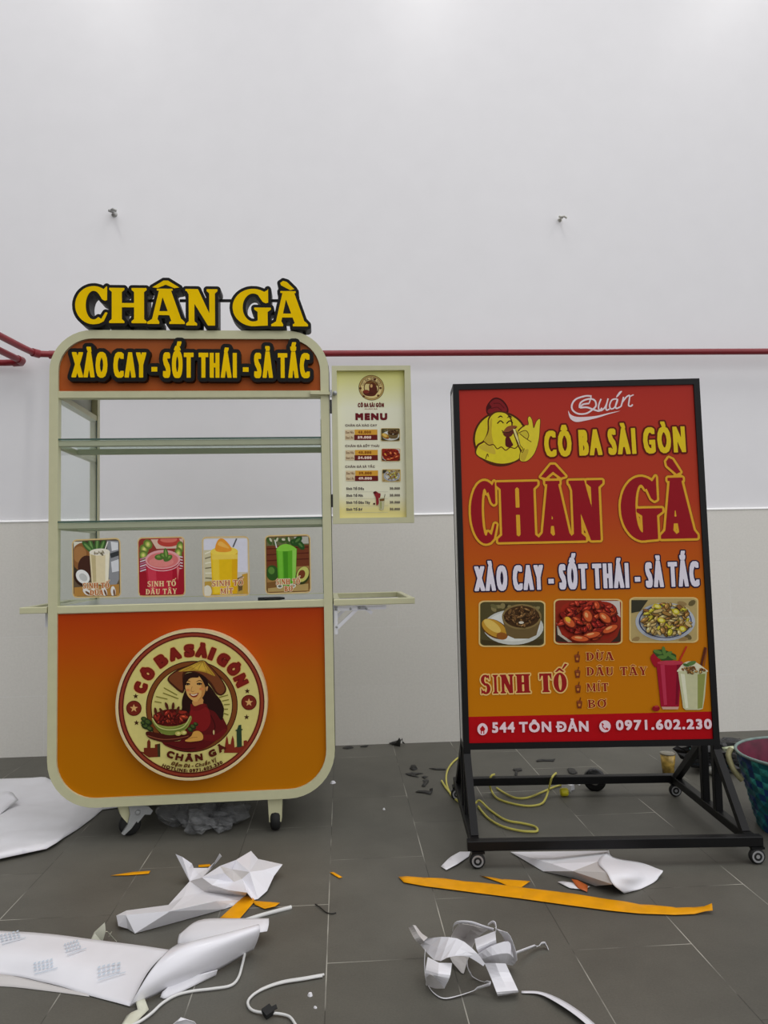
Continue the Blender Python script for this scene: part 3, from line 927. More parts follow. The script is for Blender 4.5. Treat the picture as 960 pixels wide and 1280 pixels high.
for x, y, s in ((388, 305, 1), (518, 302, 1)):
    a.poly(ell(g, x, y, 30, 13), (40, 20, 14)); a.poly(ell(g, x + 4, y + 3, 15, 5), (196, 168, 126)); a.poly(ell(g, x + 3, y + 1, 10, 8), (24, 12, 8))
    a.line(sm(g, x - 36, y - 20, x, y - 36, x + 38, y - 24, closed=False), .0026, (44, 22, 14), taper=True)
a.line(sm(g, 440, 330, 428, 375, 446, 388, 462, 380, closed=False), .0014, (158, 96, 48))
a.poly(sm(g, 408, 408, 450, 416, 510, 400, 490, 440, 455, 450, 425, 435), (140, 44, 30)); a.poly(sm(g, 422, 414, 455, 420, 498, 408, 480, 426, 445, 432), (240, 222, 190))
a.poly(sm(g, 360, 200, 480, 180, 510, 230, 420, 240, 372, 300, 350, 380, 340, 300), (44, 20, 12))
a.poly(sm(g, 500, 190, 600, 250, 620, 400, 640, 560, 560, 520, 590, 380, 560, 280), (38, 16, 12)); a.poly(sm(g, 590, 340, 612, 330, 606, 370, 594, 382), (206, 150, 90))
a.poly(sm(g, 340, 590, 430, 520, 470, 545, 560, 520, 700, 560, 790, 700, 820, 810, 700, 920, 560, 1010, 400, 1035, 200, 1000, 120, 930, 340, 900), (96, 20, 20))   # dress
a.poly(sm(g, 430, 580, 600, 560, 640, 720, 560, 820, 430, 760), (132, 26, 26)); a.poly(sm(g, 430, 520, 470, 550, 570, 515, 575, 560, 480, 600, 420, 570), (116, 22, 22))
a.poly(sm(g, 545, 860, 700, 850, 790, 790, 815, 820, 700, 920, 560, 910), (112, 24, 24))
a.line(sm(g, 640, 640, 690, 760, 660, 860, closed=False), .003, (56, 10, 12)); a.line(sm(g, 160, 960, 330, 1010, 480, 1000, closed=False), .003, (60, 14, 12))
a.poly(ell(g, 675, 830, 9, 26), (214, 190, 130))
a.poly(sm(g, 330, 560, 345, 470, 420, 520, 400, 640, 350, 680, 320, 630), (42, 18, 12)); a.poly(sm(g, 600, 420, 720, 470, 780, 590, 760, 700, 690, 610, 610, 560), (40, 18, 14))
a.poly(sm(g, -40, 820, 160, 850, 420, 840, 470, 850, 360, 900, 160, 940, 0, 905, -60, 860), (74, 24, 14))                 # tray
a.line(sm(g, -50, 865, 100, 905, 260, 900, 400, 870, closed=False), .0025, (150, 80, 56))
for x, y, r in ((-80, 690, 40), (-40, 720, 46), (-70, 760, 48), (-20, 790, 40), (-95, 730, 30), (450, 770, 36), (480, 740, 28), (420, 800, 34)):
    a.poly(ell(g, x, y, r, r * .7, 30), (40, 52, 24)); a.poly(ell(g, x - 5, y - 6, r * .6, r * .4, 30), (74, 92, 40))
a.poly(sm(g, 10, 680, 210, 700, 425, 650, 400, 760, 320, 830, 210, 860, 110, 840, 40, 770), (150, 156, 72)); a.poly(sm(g, 40, 760, 210, 790, 390, 735, 320, 830, 210, 858, 110, 838), (122, 136, 58))
rng = random.Random(3)
a.poly(ell(g, 215, 670, 205, 95, -3), (92, 20, 14)); blobs(a, g, 46, 215, 660, 180, 75, 44, [(150, 44, 30), (126, 32, 24), (168, 60, 36), (110, 26, 20)], rng)
for x, y, q in ((165, 540, 70), (235, 545, 95), (45, 600, 80), (110, 600, 60), (285, 585, 110)): a.poly(ell(g, x, y, 44, 16, q), (84, 36, 22))
a.line(sm(g, 8, 672, 80, 770, 210, 800, 350, 765, 422, 655, closed=False), .004, (196, 200, 120))
for x, y in ((290, 840), (350, 830)): a.poly(ell(g, x, y, 34, 24), (196, 186, 96)); a.poly(ell(g, x + 4, y - 2, 16, 12), (224, 214, 140))
a.poly(sm(g, 365, 915, 430, 870, 460, 820, 520, 815, 560, 860, 550, 910, 470, 925, 400, 930), (214, 158, 74)); a.line(sm(g, 380, 905, 440, 885, 500, 880, closed=False), .0016, (150, 92, 40))
for ch, ang, wd in (('C', 246.5, .095), ('H', 256.5, .1), ('Â', 267, .105), ('N', 277.5, .1), ('G', 292.5, .1), ('À', 303.5, .105)):
    W = wd * Rr
    a.text(ch, 0, 0, W, 0, .092 * Rr, [(0, (84, 28, 14))], (.0021, .0020), arcfn=on_arc(ang, .745, False)(W), q=26)


def arc_line(s, ang0, ang1, r, cap, col, g, slant=0):
    wd = math.radians(ang1 - ang0) * r * Rr

    def fn(X, Y):
        q = math.radians(ang0) + X / (r * Rr); rr = r * Rr - Y
        return (ctr[0] + rr * math.cos(q), ctr[1] + rr * math.sin(q))
    a.text(s, 0, 0, wd, 0, cap * Rr, [(0, col)], (g, g), arcfn=fn, slant=slant, q=24)


arc_line('Đậm Đà - Chuẩn Vị', 250, 293, .822, .05, (96, 60, 24), .0009, .25)
arc_line('HOTLINE: 0971.602.230', 243.5, 297.5, .884, .044, (84, 40, 20), .0010)
a.build('badge_print', bo, loc=(0, YD - .0003, 0))

# drink stickers on the front glass
YS = .0085
sf = Face((CX, CYF, 0), CYAW, 0, -YS)


def sticker(corners, bg, draw, lines, tcol):
    """corners in photo pixels: tl, tr, bl, br"""
    a = Art(); f = lambda x, y: sf.uv(x, y)
    a.shape([rquad(f, *corners, .1)], (224, 196, 136))
    tl, tr, bl, br = corners
    s = [tuple(c[i] + ((sum(q[i] for q in corners) / 4) - c[i]) * .045 for i in (0, 1)) for c in corners]
    a.shape([rquad(f, *s, .09)], bg)

    def u(x, y):  # 0..100 across and down the picture
        s_, t_ = min(96, max(4, x)) / 100, min(97, max(3.5, y)) / 100
        X = (tl[0] * (1 - s_) + tr[0] * s_) * (1 - t_) + (bl[0] * (1 - s_) + br[0] * s_) * t_
        Y = (tl[1] * (1 - s_) + tr[1] * s_) * (1 - t_) + (bl[1] * (1 - s_) + br[1] * s_) * t_
        return sf.uv(X, Y)
    draw(a, u)
    for s_, x0, x1, y in lines:
        p, q = u(x0, y), u(x1, y); cap = u(x0, y - 9)[1] - p[1]
        g_ = slab_row(s_, p, q, cap)
        a.slab_text(g_, tcol, .24)
    return a.build('drink_sticker', cart, loc=(0, YS, 0))


SW = {'I': .36, 'Í': .36, 'M': 1.0, 'T': .72, 'S': .6, 'Y': .8, 'B': .68, 'N': .82, 'H': .85, 'A': .84, 'Â': .84}


def slab_row(s, p, q, cap, gap=.08, space=.4):
    tot = 0
    for i, ch in enumerate(s): tot += space if ch == ' ' else SW.get(ch, .78) + gap
    tot -= gap; k = math.hypot(q[0] - p[0], q[1] - p[1]) / tot; x = 0; out = []
    ux, uy = (q[0] - p[0]), (q[1] - p[1]); n = math.hypot(ux, uy); ux /= n; uy /= n
    for ch in s:
        if ch == ' ': x += space; continue
        w_ = SW.get(ch, .78)
        out.append((ch, p[0] + ux * x * k, p[1] + uy * x * k, p[0] + ux * (x + w_) * k, p[1] + uy * (x + w_) * k, cap)); x += w_ + gap
    return out


def tumbler(a, u, x0, x1, y0, y1, col, hi, dk, taper=4):
    a.poly(pl(u, x0, y0, x1, y0, x1 - taper, y1 - 3, (x0 + x1) / 2, y1, x0 + taper, y1 - 3), col)
    a.poly(pl(u, x0 + 3, y0, x0 + (x1 - x0) * .3, y0, x0 + (x1 - x0) * .32, y1 - 5, x0 + taper + 3, y1 - 4), hi)
    a.poly(pl(u, x1 - (x1 - x0) * .22, y0, x1 - 1, y0, x1 - taper, y1 - 4, x1 - (x1 - x0) * .24, y1 - 2), dk)


def d_coconut(a, u):
    a.poly(pl(u, 4, 4, 96, 4, 96, 60, 4, 60), (70, 60, 44)); a.poly(pl(u, 4, 4, 26, 4, 26, 18, 4, 20), (226, 224, 206))
    a.poly(pl(u, 72, 4, 96, 5, 96, 70, 80, 96, 74, 60), (150, 152, 156)); a.poly(pl(u, 80, 6, 95, 8, 95, 20, 82, 22), (230, 232, 234)); a.poly(pl(u, 80, 40, 96, 36, 96, 56, 82, 58), (226, 228, 232)); a.poly(pl(u, 78, 26, 96, 22, 96, 30, 80, 34), (60, 64, 66))
    a.poly(ell(u, 22, 30, 24, 24), (150, 100, 56)); a.poly(ell(u, 16, 26, 14, 14), (176, 126, 76)); a.poly(ell(u, 30, 48, 18, 20), (74, 44, 34))
    for x, y, q in ((40, 12, 70), (52, 10, 95), (62, 14, 115), (33, 14, 40)): a.poly(ell(u, x, y, 15, 5, q), (70, 110, 56)); a.poly(ell(u, x, y, 10, 2, q), (120, 160, 90))
    a.poly(pl(u, 4, 82, 96, 78, 96, 97, 4, 97), (190, 140, 70))
    tumbler(a, u, 36, 78, 22, 78, (236, 222, 182), (206, 190, 142), (250, 244, 220)); a.poly(ell(u, 57, 23, 21, 6), (246, 240, 222)); blobs(a, u, 8, 54, 24, 12, 3, 4, [(200, 190, 160), (150, 140, 110)], random.Random(1))
    a.line([u(68, 20), u(74, 6)], .004, (240, 236, 226))
    a.poly(ell(u, 20, 66, 17, 13, 30), (60, 36, 26)); a.poly(ell(u, 22, 64, 15, 11, 30), (246, 246, 242)); a.poly(ell(u, 23, 65, 9, 6, 30), (206, 208, 204))
    for x in (30, 46, 66, 84): a.poly(ell(u, x, 90, 9, 5, x), (240, 236, 230)); a.poly(ell(u, x + 2, 92, 6, 2, x), (120, 84, 56))


def d_strawberry(a, u):
    a.poly(pl(u, 4, 4, 96, 4, 96, 40, 4, 40), (150, 60, 50)); a.poly(pl(u, 28, 4, 96, 4, 96, 20, 40, 20), (226, 196, 176)); a.poly(ell(u, 66, 8, 24, 9), (196, 70, 60)); a.poly(ell(u, 66, 5, 18, 5), (226, 120, 104))
    for x, y in ((14, 20), (22, 12), (90, 18), (12, 30), (86, 28)): a.poly(ell(u, x, y, 10, 8, x), (110, 130, 60)); a.poly(ell(u, x, y, 6, 5, x), (160, 186, 80)); a.poly(ell(u, x, y, 3, 3), (226, 220, 130))
    for k in range(7): a.poly(pl(u, 5, 36 + k * 4, 30, 30 + k * 4, 30, 32 + k * 4, 5, 38 + k * 4), (232, 214, 226) if k % 2 else (200, 130, 160))
    for k in range(6): a.poly(pl(u, 74, 30 + k * 5, 95, 34 + k * 5, 95, 36 + k * 5, 74, 32 + k * 5), (232, 214, 220))
    a.poly(pl(u, 4, 58, 96, 54, 96, 97, 4, 97), (166, 28, 44))
    tumbler(a, u, 16, 90, 36, 98, (196, 40, 62), (214, 64, 84), (176, 24, 48), 6)
    a.poly(ell(u, 53, 38, 37, 16), (236, 170, 172)); a.poly(ell(u, 53, 39, 33, 13), (226, 124, 122)); a.poly(ell(u, 50, 42, 26, 8), (232, 142, 136))
    a.line(ell(u, 53, 42, 36, 15, 0, 10, 170), .003, (240, 190, 196))
    for x, y, q in ((46, 34, 0), (56, 33, 20), (64, 36, -20), (60, 29, 80)): a.poly(ell(u, x, y, 10, 5, q), (86, 120, 52)); a.poly(ell(u, x, y - 1, 6, 2, q), (130, 166, 80))
    a.poly(pl(u, 82, 50, 88, 52, 84, 74), (226, 120, 120))


def d_jackfruit(a, u):
    a.poly(pl(u, 4, 4, 96, 4, 96, 60, 4, 60), (226, 226, 238)); a.poly(pl(u, 4, 22, 20, 22, 24, 92, 4, 92), (214, 206, 170))
    for k in range(6): a.line([u(6, 28 + k * 8), u(20, 24 + k * 9)], .004, (120, 112, 84) if k % 2 else (240, 236, 214))
    a.poly(pl(u, 4, 74, 96, 70, 96, 97, 4, 97), (196, 160, 70)); a.poly(ell(u, 10, 90, 9, 10), (232, 226, 206))
    a.poly(pl(u, 84, 64, 96, 62, 96, 97, 86, 97), (206, 160, 60)); a.poly(pl(u, 74, 70, 86, 66, 84, 90, 76, 92), (110, 88, 52))
    tumbler(a, u, 18, 76, 24, 98, (240, 196, 24), (246, 210, 60), (232, 178, 20), 3); a.poly(ell(u, 47, 25, 29, 8), (250, 220, 90)); a.poly(pl(u, 20, 30, 76, 30, 75, 38, 21, 38), (246, 214, 90))
    a.poly(sm(u, 28, 22, 34, 6, 46, 4, 60, 16, 62, 24, 44, 26), (242, 160, 50)); a.poly(sm(u, 34, 14, 40, 8, 54, 16, 56, 20), (248, 190, 90)); a.line([u(66, 18), u(74, 4)], .005, (90, 90, 96))


def d_avocado(a, u):
    a.poly(pl(u, 4, 4, 96, 4, 96, 60, 4, 60), (120, 62, 36)); a.poly(pl(u, 4, 4, 96, 4, 96, 18, 4, 18), (110, 110, 72)); a.poly(pl(u, 64, 4, 95, 4, 96, 16, 70, 16), (190, 190, 178))
    for y in (22, 32, 42): a.poly(pl(u, 4, y, 96, y - 1, 96, y + 1, 4, y + 2), (92, 40, 24))
    for x in (10, 24, 38, 50): a.poly(ell(u, x, 10, 8, 4, x * 5), (70, 96, 44)); a.poly(ell(u, x + 3, 8, 4, 2, x * 5), (210, 210, 180))
    a.poly(pl(u, 4, 56, 96, 54, 96, 97, 4, 97), (168, 128, 72)); a.poly(pl(u, 4, 80, 96, 72, 96, 97, 4, 97), (130, 92, 46)); a.poly(pl(u, 6, 90, 94, 84, 94, 96, 6, 96), (188, 160, 100))
    a.poly(ell(u, 16, 64, 14, 13, 20), (52, 90, 34)); a.poly(ell(u, 14, 60, 7, 6, 20), (96, 140, 60))
    tumbler(a, u, 25, 70, 24, 88, (96, 176, 40), (122, 200, 60), (150, 214, 90), 4); a.poly(pl(u, 40, 26, 50, 26, 50, 84, 42, 84), (74, 150, 30)); a.poly(sm(u, 26, 26, 34, 18, 50, 16, 68, 24, 50, 28), (140, 214, 70))
    for x, y, q in ((66, 14, 10), (78, 18, 40), (72, 10, -30)): a.poly(ell(u, x, y, 11, 6, q), (44, 86, 36)); a.poly(ell(u, x, y, 6, 2, q), (90, 130, 66))
    a.line([u(26, 22), u(22, 8)], .004, (230, 230, 220))
    a.poly(ell(u, 82, 70, 17, 14, -40), (60, 66, 28)); a.poly(ell(u, 82, 68, 15, 11.5, -40), (206, 206, 110)); a.poly(ell(u, 80, 68, 8, 7, -40), (124, 62, 34))
    for x in (32, 60): a.poly(ell(u, x, 87, 7, 4), (226, 224, 206)); a.poly(ell(u, x, 87, 4, 2), (110, 110, 96))


S1 = ((89.7, 674.5), (150.5, 672), (90.5, 747.5), (151.5, 746.5)); S2 = ((171.7, 671.7), (231, 670.3), (172.7, 746.3), (232, 745)); S3 = ((252.3, 671), (311, 670), (253.5, 747), (312.5, 744.6)); S4 = ((330.8, 669.2), (388, 667.5), (331.6, 743), (389, 741))
ORG = [(.0016, (244, 226, 190)), (0, (190, 104, 44))]; WHT = [(0, (244, 214, 160))]
for st in (sticker(S1, (110, 92, 70), d_coconut, [('SINH TỐ', 22, 76, 84), ('DỪA', 36, 64, 96)], ORG),
           sticker(S2, (160, 40, 50), d_strawberry, [('SINH TỐ', 20, 80, 83), ('DÂU TÂY', 16, 82, 96)], WHT),
           sticker(S3, (214, 206, 190), d_jackfruit, [('SINH TỐ', 20, 86, 82), ('MÍT', 38, 64, 95)], ORG),
           sticker(S4, (120, 90, 54), d_avocado, [('SINH TỐ', 24, 76, 84), ('BƠ', 42, 60, 96)], ORG)): pass
for st, tx in zip([o for o in cart.children if o.name.startswith('drink_sticker')], ('coconut', 'strawberry', 'jackfruit', 'avocado')):
    tag(st, 'rounded sticker picturing a %s smoothie' % tx)

# casters
def caster(x, y, turned, brake):
    b = MB()
    if turned:
        b.extrude([[(-.034, .12), (.034, .12), (.034, .085), (.02, .045), (.006, .04), (-.02, .075)]], -.018, -.014, cream)
        b.extrude([[(-.034, .12), (.034, .12), (.034, .085), (.02, .045), (.006, .04), (-.02, .075)]], .014, .018, cream)
        b.box(-.034, .034, -.018, .018, .112, .12, cream)
    else:
        for s in (-1, 1):
            b.extrude([[(s * .024 - .002, .12), (s * .024 + .002, .12), (s * .02 + .002, .035), (s * .02 - .002, .035)]], -.022, .022, cream)
        b.extrude([[(-.026, .12), (.026, .12), (.021, .034), (-.021, .034)]], -.024, -.020, cream)
        b.lathe([(0, -.030), (.006, -.030), (.008, -.024)], steel, 12, (0, 0, .046), 'y')
    o = b.build('caster', cart, loc=(x, y, 0), rot=(0, 0, math.radians(25) if turned else 0))
    wv = MB(); wv.lathe([(0, -.017), (.03, -.017), (.036, -.013), (.038, 0), (.036, .013), (.03, .017), (0, .017)], rubber, 28, (.012 if turned else 0, 0, .038), 'y' if turned else 'x')
    wv.build('wheel', o)
    if brake:
        g_ = MB()
        g_.extrude([[(.002, .115), (.034, .112), (.072, .095), (.086, .078), (.078, .066), (.058, .07), (.034, .045), (.03, .052), (.012, .03), (-.012, .012), (-.02, .018), (.0, .045), (.008, .08)]], -.030, -.019, steel)
        g_.lathe([(0, -.036), (.008, -.036), (.01, -.03)], steel, 12, (.034, 0, .082), 'y')
        g_.build('brake_lever', o)
    return o


pL = cf.uv(152, 1020); pR = cf.uv(342, 1020)
caster(pL[0], .06, True, True); caster(pR[0] + .004, .045, False, False); caster(pL[0], DEP - .08, True, False); caster(pR[0], DEP - .08, False, False)

# menu board hinged to the right post
mf = Face((CX, CYF, 0), CYAW, 0, 0.0)
TLm, TRm, BLm, BRm = mf.uv(414.6, 457.3), mf.uv(513, 456.8), mf.uv(416.3, 654.8), mf.uv(517.8, 653.4)
iTL, iTR, iBL, iBR = mf.uv(420.8, 463.2), mf.uv(505.6, 462.4), mf.uv(424.6, 647.6), mf.uv(508.4, 646.4)
mb = MB(); mb.extrude([[TLm, BLm, BRm, TRm], [iTL, iTR, iBR, iBL]], 0, .024, cream); mb.extrude([[TLm, BLm, BRm, TRm]], .024, .026, cream_dark)
board = mb.build('menu_board', cart); tag(board, 'narrow menu board in a cream frame hinged to the cart post')
pf = Face((CX, CYF, 0), CYAW, 0, -.017); mz = lambda x, y: pf.uv(x, y)
menu_print = gradient_print('menu_print', [(0, (236, 224, 150)), (.12, (242, 240, 212)), (.72, (240, 240, 214)), (.9, (230, 228, 158)), (1, (230, 228, 138))], 1.13, 1.66, .12)
a = Art(); a.shape([[(p[0], p[1]) for p in (iTL, iTR, iBR, iBL)]], None, 0, menu_print)
mc = mz(464.3, 484.7); mr = (mz(480.3, 484)[0] - mz(448.2, 484)[0]) / 2
cc = lambda r, n=40: [(mc[0] + mr * r * math.cos(2 * math.pi * k / n), mc[1] + mr * r * math.sin(2 * math.pi * k / n)) for k in range(n)]
for r, c in ((1, (96, 66, 28)), (.95, (206, 176, 104)), (.88, (90, 54, 26)), (.84, (228, 206, 138)), (.6, (96, 56, 28)), (.53, (224, 206, 140))): a.poly(cc(r), c)
mg = pf.zoom(415, 455, 9.143)
a.poly(sm(mg, 375, 225, 440, 195, 500, 215, 520, 250, 450, 230), (120, 80, 36)); a.poly(sm(mg, 420, 330, 425, 240, 470, 215, 510, 260, 515, 320, 480, 365, 380, 360, 350, 310), (92, 40, 24)); a.poly(ell(mg, 450, 250, 14, 20), (216, 170, 110)); a.poly(ell(mg, 390, 315, 36, 20), (130, 50, 34)); a.poly(ell(mg, 440, 335, 30, 10), (80, 34, 20))
for x, y in ((325, 278), (555, 275), (362, 370), (528, 362)): a.poly(ell(mg, x, y, 14, 14), (100, 60, 30))


def arc_menu(s):
    for i, ch in enumerate(s):
        if ch == ' ': continue
        q = math.radians(158 - i * 136 / (len(s) - 1)); c, s_ = math.cos(q), math.sin(q)
        a.text(ch, 0, 0, mr * .17, 0, mr * .19, [(0, (92, 44, 26))], arcfn=lambda X, Y: (mc[0] + mr * .62 * c + s_ * (X - mr * .085) + c * Y, mc[1] + mr * .62 * s_ - c * (X - mr * .085) + s_ * Y))


arc_menu('CÔ BA SÀI GÒN')
mt = lambda s, x0, x1, yb, yt, col, gr=0.0, f=mg, **k: a.text(s, *f(x0, yb), *f(x1, yb - (x1 - x0) * .002), f(x0, yt)[1] - f(x0, yb)[1], [(0, col)], (gr, gr), q=24, **k)
mt('CÔ BA SÀI GÒN', 296, 594, 494, 446, (112, 44, 40), .0011)
mt('MÓN NGON KHÓ CƯỠNG' if False else 'CHÂN GÀ', 372, 520, 520, 508, (170, 120, 96), .0002)
mt('MENU', 268, 632, 642, 562, (110, 26, 34), .0026)
ml = pf.zoom(415, 555, 9.143)
for s, f, yb, x1 in (('CHÂN GÀ XÀO CAY', mg, 715, 515), ('CHÂN GÀ SỐT THÁI', ml, 36, 540), ('CHÂN GÀ SẢ TẮC', ml, 272, 490)):
    mt(s, 150, x1, yb, yb - 26, (120, 106, 96), .0005, f)
for f, y, x, p1, p2 in ((mg, 750, 258, '45.000', '59.000'), (ml, 68, 262, '45.000', '54.000'), (ml, 304, 266, '39.000', '49.000')):
    a.poly(pl(f, x - 108, y + 2, x - 6, y + 2, x - 6, y + 118, x - 108, y + 118), (226, 206, 168)); a.poly(pl(f, x, y, x + 260, y - 1, x + 260, y + 60, x, y + 60), (226, 168, 60)); a.poly(pl(f, x - 4, y + 60, x + 260, y + 59, x + 262, y + 118, x - 4, y + 120), (110, 32, 30))
    mt('Size Vừa', x - 102, x - 12, y + 46, y + 18, (120, 84, 52), .0003, f); mt('Size Lớn', x - 102, x - 16, y + 106, y + 78, (120, 84, 52), .0003, f)
    mt(p1, x + 40, x + 188, y + 46, y + 14, (150, 92, 20), .001, f); mt(p2, x + 36, x + 190, y + 104, y + 74, (240, 214, 200), .001, f)
for s, y in (('Sinh Tố Dừa', 526), ('Sinh Tố Mít', 604), ('Sinh Tố Dâu Tây', 684), ('Sinh Tố Bơ', 762)):
    mt(s, 164, {526: 366, 604: 354, 684: 436, 762: 346}[y], y, y - 30, (104, 98, 92), .0006, ml); mt('30.000', 660, 776, y - 4, y - 32, (120, 112, 100), .0006, ml)
    a.line([ml(165, y + 22), ml(640, y + 20)], .0009, (196, 192, 172))


def rrectX(X, x0, y0, x1, y1): return [X(px, py) for px, py in rrect(x0, y0, x1, y1, 22)]


def stew(a, F, x0, y0, x1, y1, kind, n=1.0):
    """one of the three food photographs, in a rounded frame"""
    kk = a.k; X = lambda x, y: F(x0 + (x1 - x0) * min(99, max(1, x)) / 100, y0 + (y1 - y0) * min(98.5, max(1.5, y)) / 100); rng = random.Random(kind * 11 + 2)
    R = lambda r, e: [F(x0 + (x1 - x0) * px / 100, y0 + (y1 - y0) * py / 100) for px, py in rrect(-e, -e * 1.3, 100 + e, 100 + e * 1.3, r)]
    a.shape([R(9, 2.2)], (230, 200, 130)); C0 = ((84, 76, 44), (150, 46, 26), (190, 168, 112))[kind]; a.shape([R(8, 0)], C0)
    if kind == 0:
        for _ in range(18): a.poly(ell(X, rng.uniform(8, 92), rng.uniform(6, 30), 7, 4, rng.uniform(0, 180), n=8), rng.choice([(110, 104, 64), (60, 52, 30), (140, 128, 84)]))
        a.poly(pl(X, 2, 86, 50, 96, 98, 84, 98, 94, 92, 98, 8, 98, 2, 94), (70, 58, 30))
        a.poly(ell(X, 52, 58, 47, 40, 0, n=36), (206, 208, 200)); a.poly(ell(X, 52, 56, 42, 34, 0, n=36), (226, 228, 222))
        a.poly(ell(X, 23, 62, 27, 17, 52), (104, 62, 20)); a.poly(ell(X, 22, 60, 25, 15, 52), (200, 150, 50)); a.poly(ell(X, 19, 55, 19, 8, 52), (230, 196, 100)); a.poly(ell(X, 34, 78, 9, 8, 42), (150, 90, 34))
        a.poly(pl(X, 34, 36, 96, 36, 88, 76, 76, 84, 54, 84, 42, 76), (112, 92, 56)); a.poly(ell(X, 65, 34, 31, 29, 0, n=30), (140, 118, 72)); a.poly(ell(X, 65, 34, 28, 25, 0, n=30), (74, 50, 26))
        blobs(a, X, int(44 * n), 65, 34, 23, 21, 7, [(120, 86, 48), (96, 64, 34), (140, 104, 62)], rng, 2.6); a.poly(ell(X, 64, 47, 4, 3), (220, 214, 196))
    elif kind == 1:
        a.poly(pl(X, 70, 2, 98, 2, 99, 40, 84, 20), (214, 206, 196)); a.poly(pl(X, 1, 60, 1, 96, 20, 98, 8, 84), (60, 44, 34)); a.poly(pl(X, 99, 62, 99, 96, 84, 98, 94, 84), (60, 44, 34)); a.poly(pl(X, 2, 52, 10, 80, 26, 97, 20, 97, 4, 80), (206, 196, 180))
        a.poly(rrectX(X, 8, 3, 94, 90), (166, 44, 26))
        blobs(a, X, int(130 * n), 50, 46, 43, 44, 9, [(176, 50, 30), (150, 36, 24), (200, 76, 40), (190, 60, 40), (140, 30, 22)], rng, 2.0)
        for x, y, q in ((20, 50, 60), (48, 36, 80), (54, 80, -20), (82, 66, -40), (36, 88, 10), (74, 40, 60)):
            a.poly(ell(X, x, y, 15, 8, q), (130, 40, 20)); a.poly(ell(X, x, y, 13, 6, q), (214, 96, 48)); a.poly(ell(X, x - 2, y - 2, 6, 2.4, q), (240, 170, 110))
        a.poly(ell(X, 18, 44, 6, 4, 70), (240, 190, 60))
    else:
        for _ in range(24): a.poly(ell(X, rng.uniform(4, 96), rng.uniform(4, 96), 8, 5, rng.uniform(0, 180), n=8), rng.choice([(206, 186, 130), (160, 132, 84), (110, 96, 60)]))
        a.poly(pl(X, 1, 4, 26, 4, 14, 30, 1, 34), (60, 58, 44))
        a.poly(ell(X, 52, 54, 45, 44, 0, n=36), (190, 196, 206)); a.poly(ell(X, 52, 53, 40, 39, 0, n=36), (60, 72, 120)); a.poly(ell(X, 52, 53, 38, 37, 0, n=36), (214, 214, 204))
        blobs(a, X, int(130 * n), 54, 48, 36, 36, 7.5, [(190, 156, 92), (168, 126, 64), (214, 186, 120), (206, 190, 60), (150, 104, 54)], rng, 2.0)
        for x, y in ((44, 50), (66, 30), (76, 70), (38, 18)): a.poly(ell(X, x, y, 7, 5, x), (206, 190, 40)); a.poly(ell(X, x, y, 4, 3, x), (236, 226, 130))
    a.k = kk + 4


stew(a, mg, 562, 738, 772, 878, 0, .5); stew(a, ml, 568, 56, 776, 194, 1, .4); stew(a, ml, 576, 292, 780, 428, 2, .4)
a.poly(sm(ml, 478, 560, 500, 540, 530, 560, 554, 570, 548, 620, 528, 690, 506, 696, 500, 620), (150, 44, 50)); a.poly(ell(ml, 490, 556, 18, 14), (90, 30, 34)); a.poly(ell(ml, 482, 684, 12, 10), (70, 30, 30))
a.poly(pl(ml, 532, 620, 604, 612, 592, 748, 570, 756, 544, 748), (200, 196, 160)); a.poly(pl(ml, 540, 630, 600, 622, 596, 650, 546, 656), (120, 84, 40)); a.poly(pl(ml, 548, 660, 566, 660, 566, 740, 552, 740), (160, 166, 100)); a.line([ml(598, 612), ml(606, 574)], .002, (70, 54, 40))
a.build('poster', board, loc=(0, .017, 0))
mb = MB()
p = mf.uv(388, 492); q = mf.uv(420, 492.4)
mb.beam((p[0], -.008, p[1]), (q[0], -.008, q[1]), .010, .010, cream); mb.box(p[0] + .0, p[0] + .03, -.004, .001, p[1] - .010, p[1] + .010, cream); mb.box(q[0] - .022, q[0] - .014, -.014, .002, q[1] - .012, q[1] + .012, steel); mb.lathe([(0, -.02), (.008, -.018), (.008, -.006)], steel, 12, (q[0] - .004, 0, q[1]), 'y')
mb.build('latch', board)
for y0, y1 in ((500, 517), (618, 634)):
    p = mf.uv(413.5 + (y0 - 500) * .012, y0); q = mf.uv(413.5 + (y0 - 500) * .012, y1); mb = MB(); mb.tube([(p[0], -.002, q[1]), (p[0], -.002, p[1])], .0035, hinge_and_shade, 8); mb.build('hinge', board)


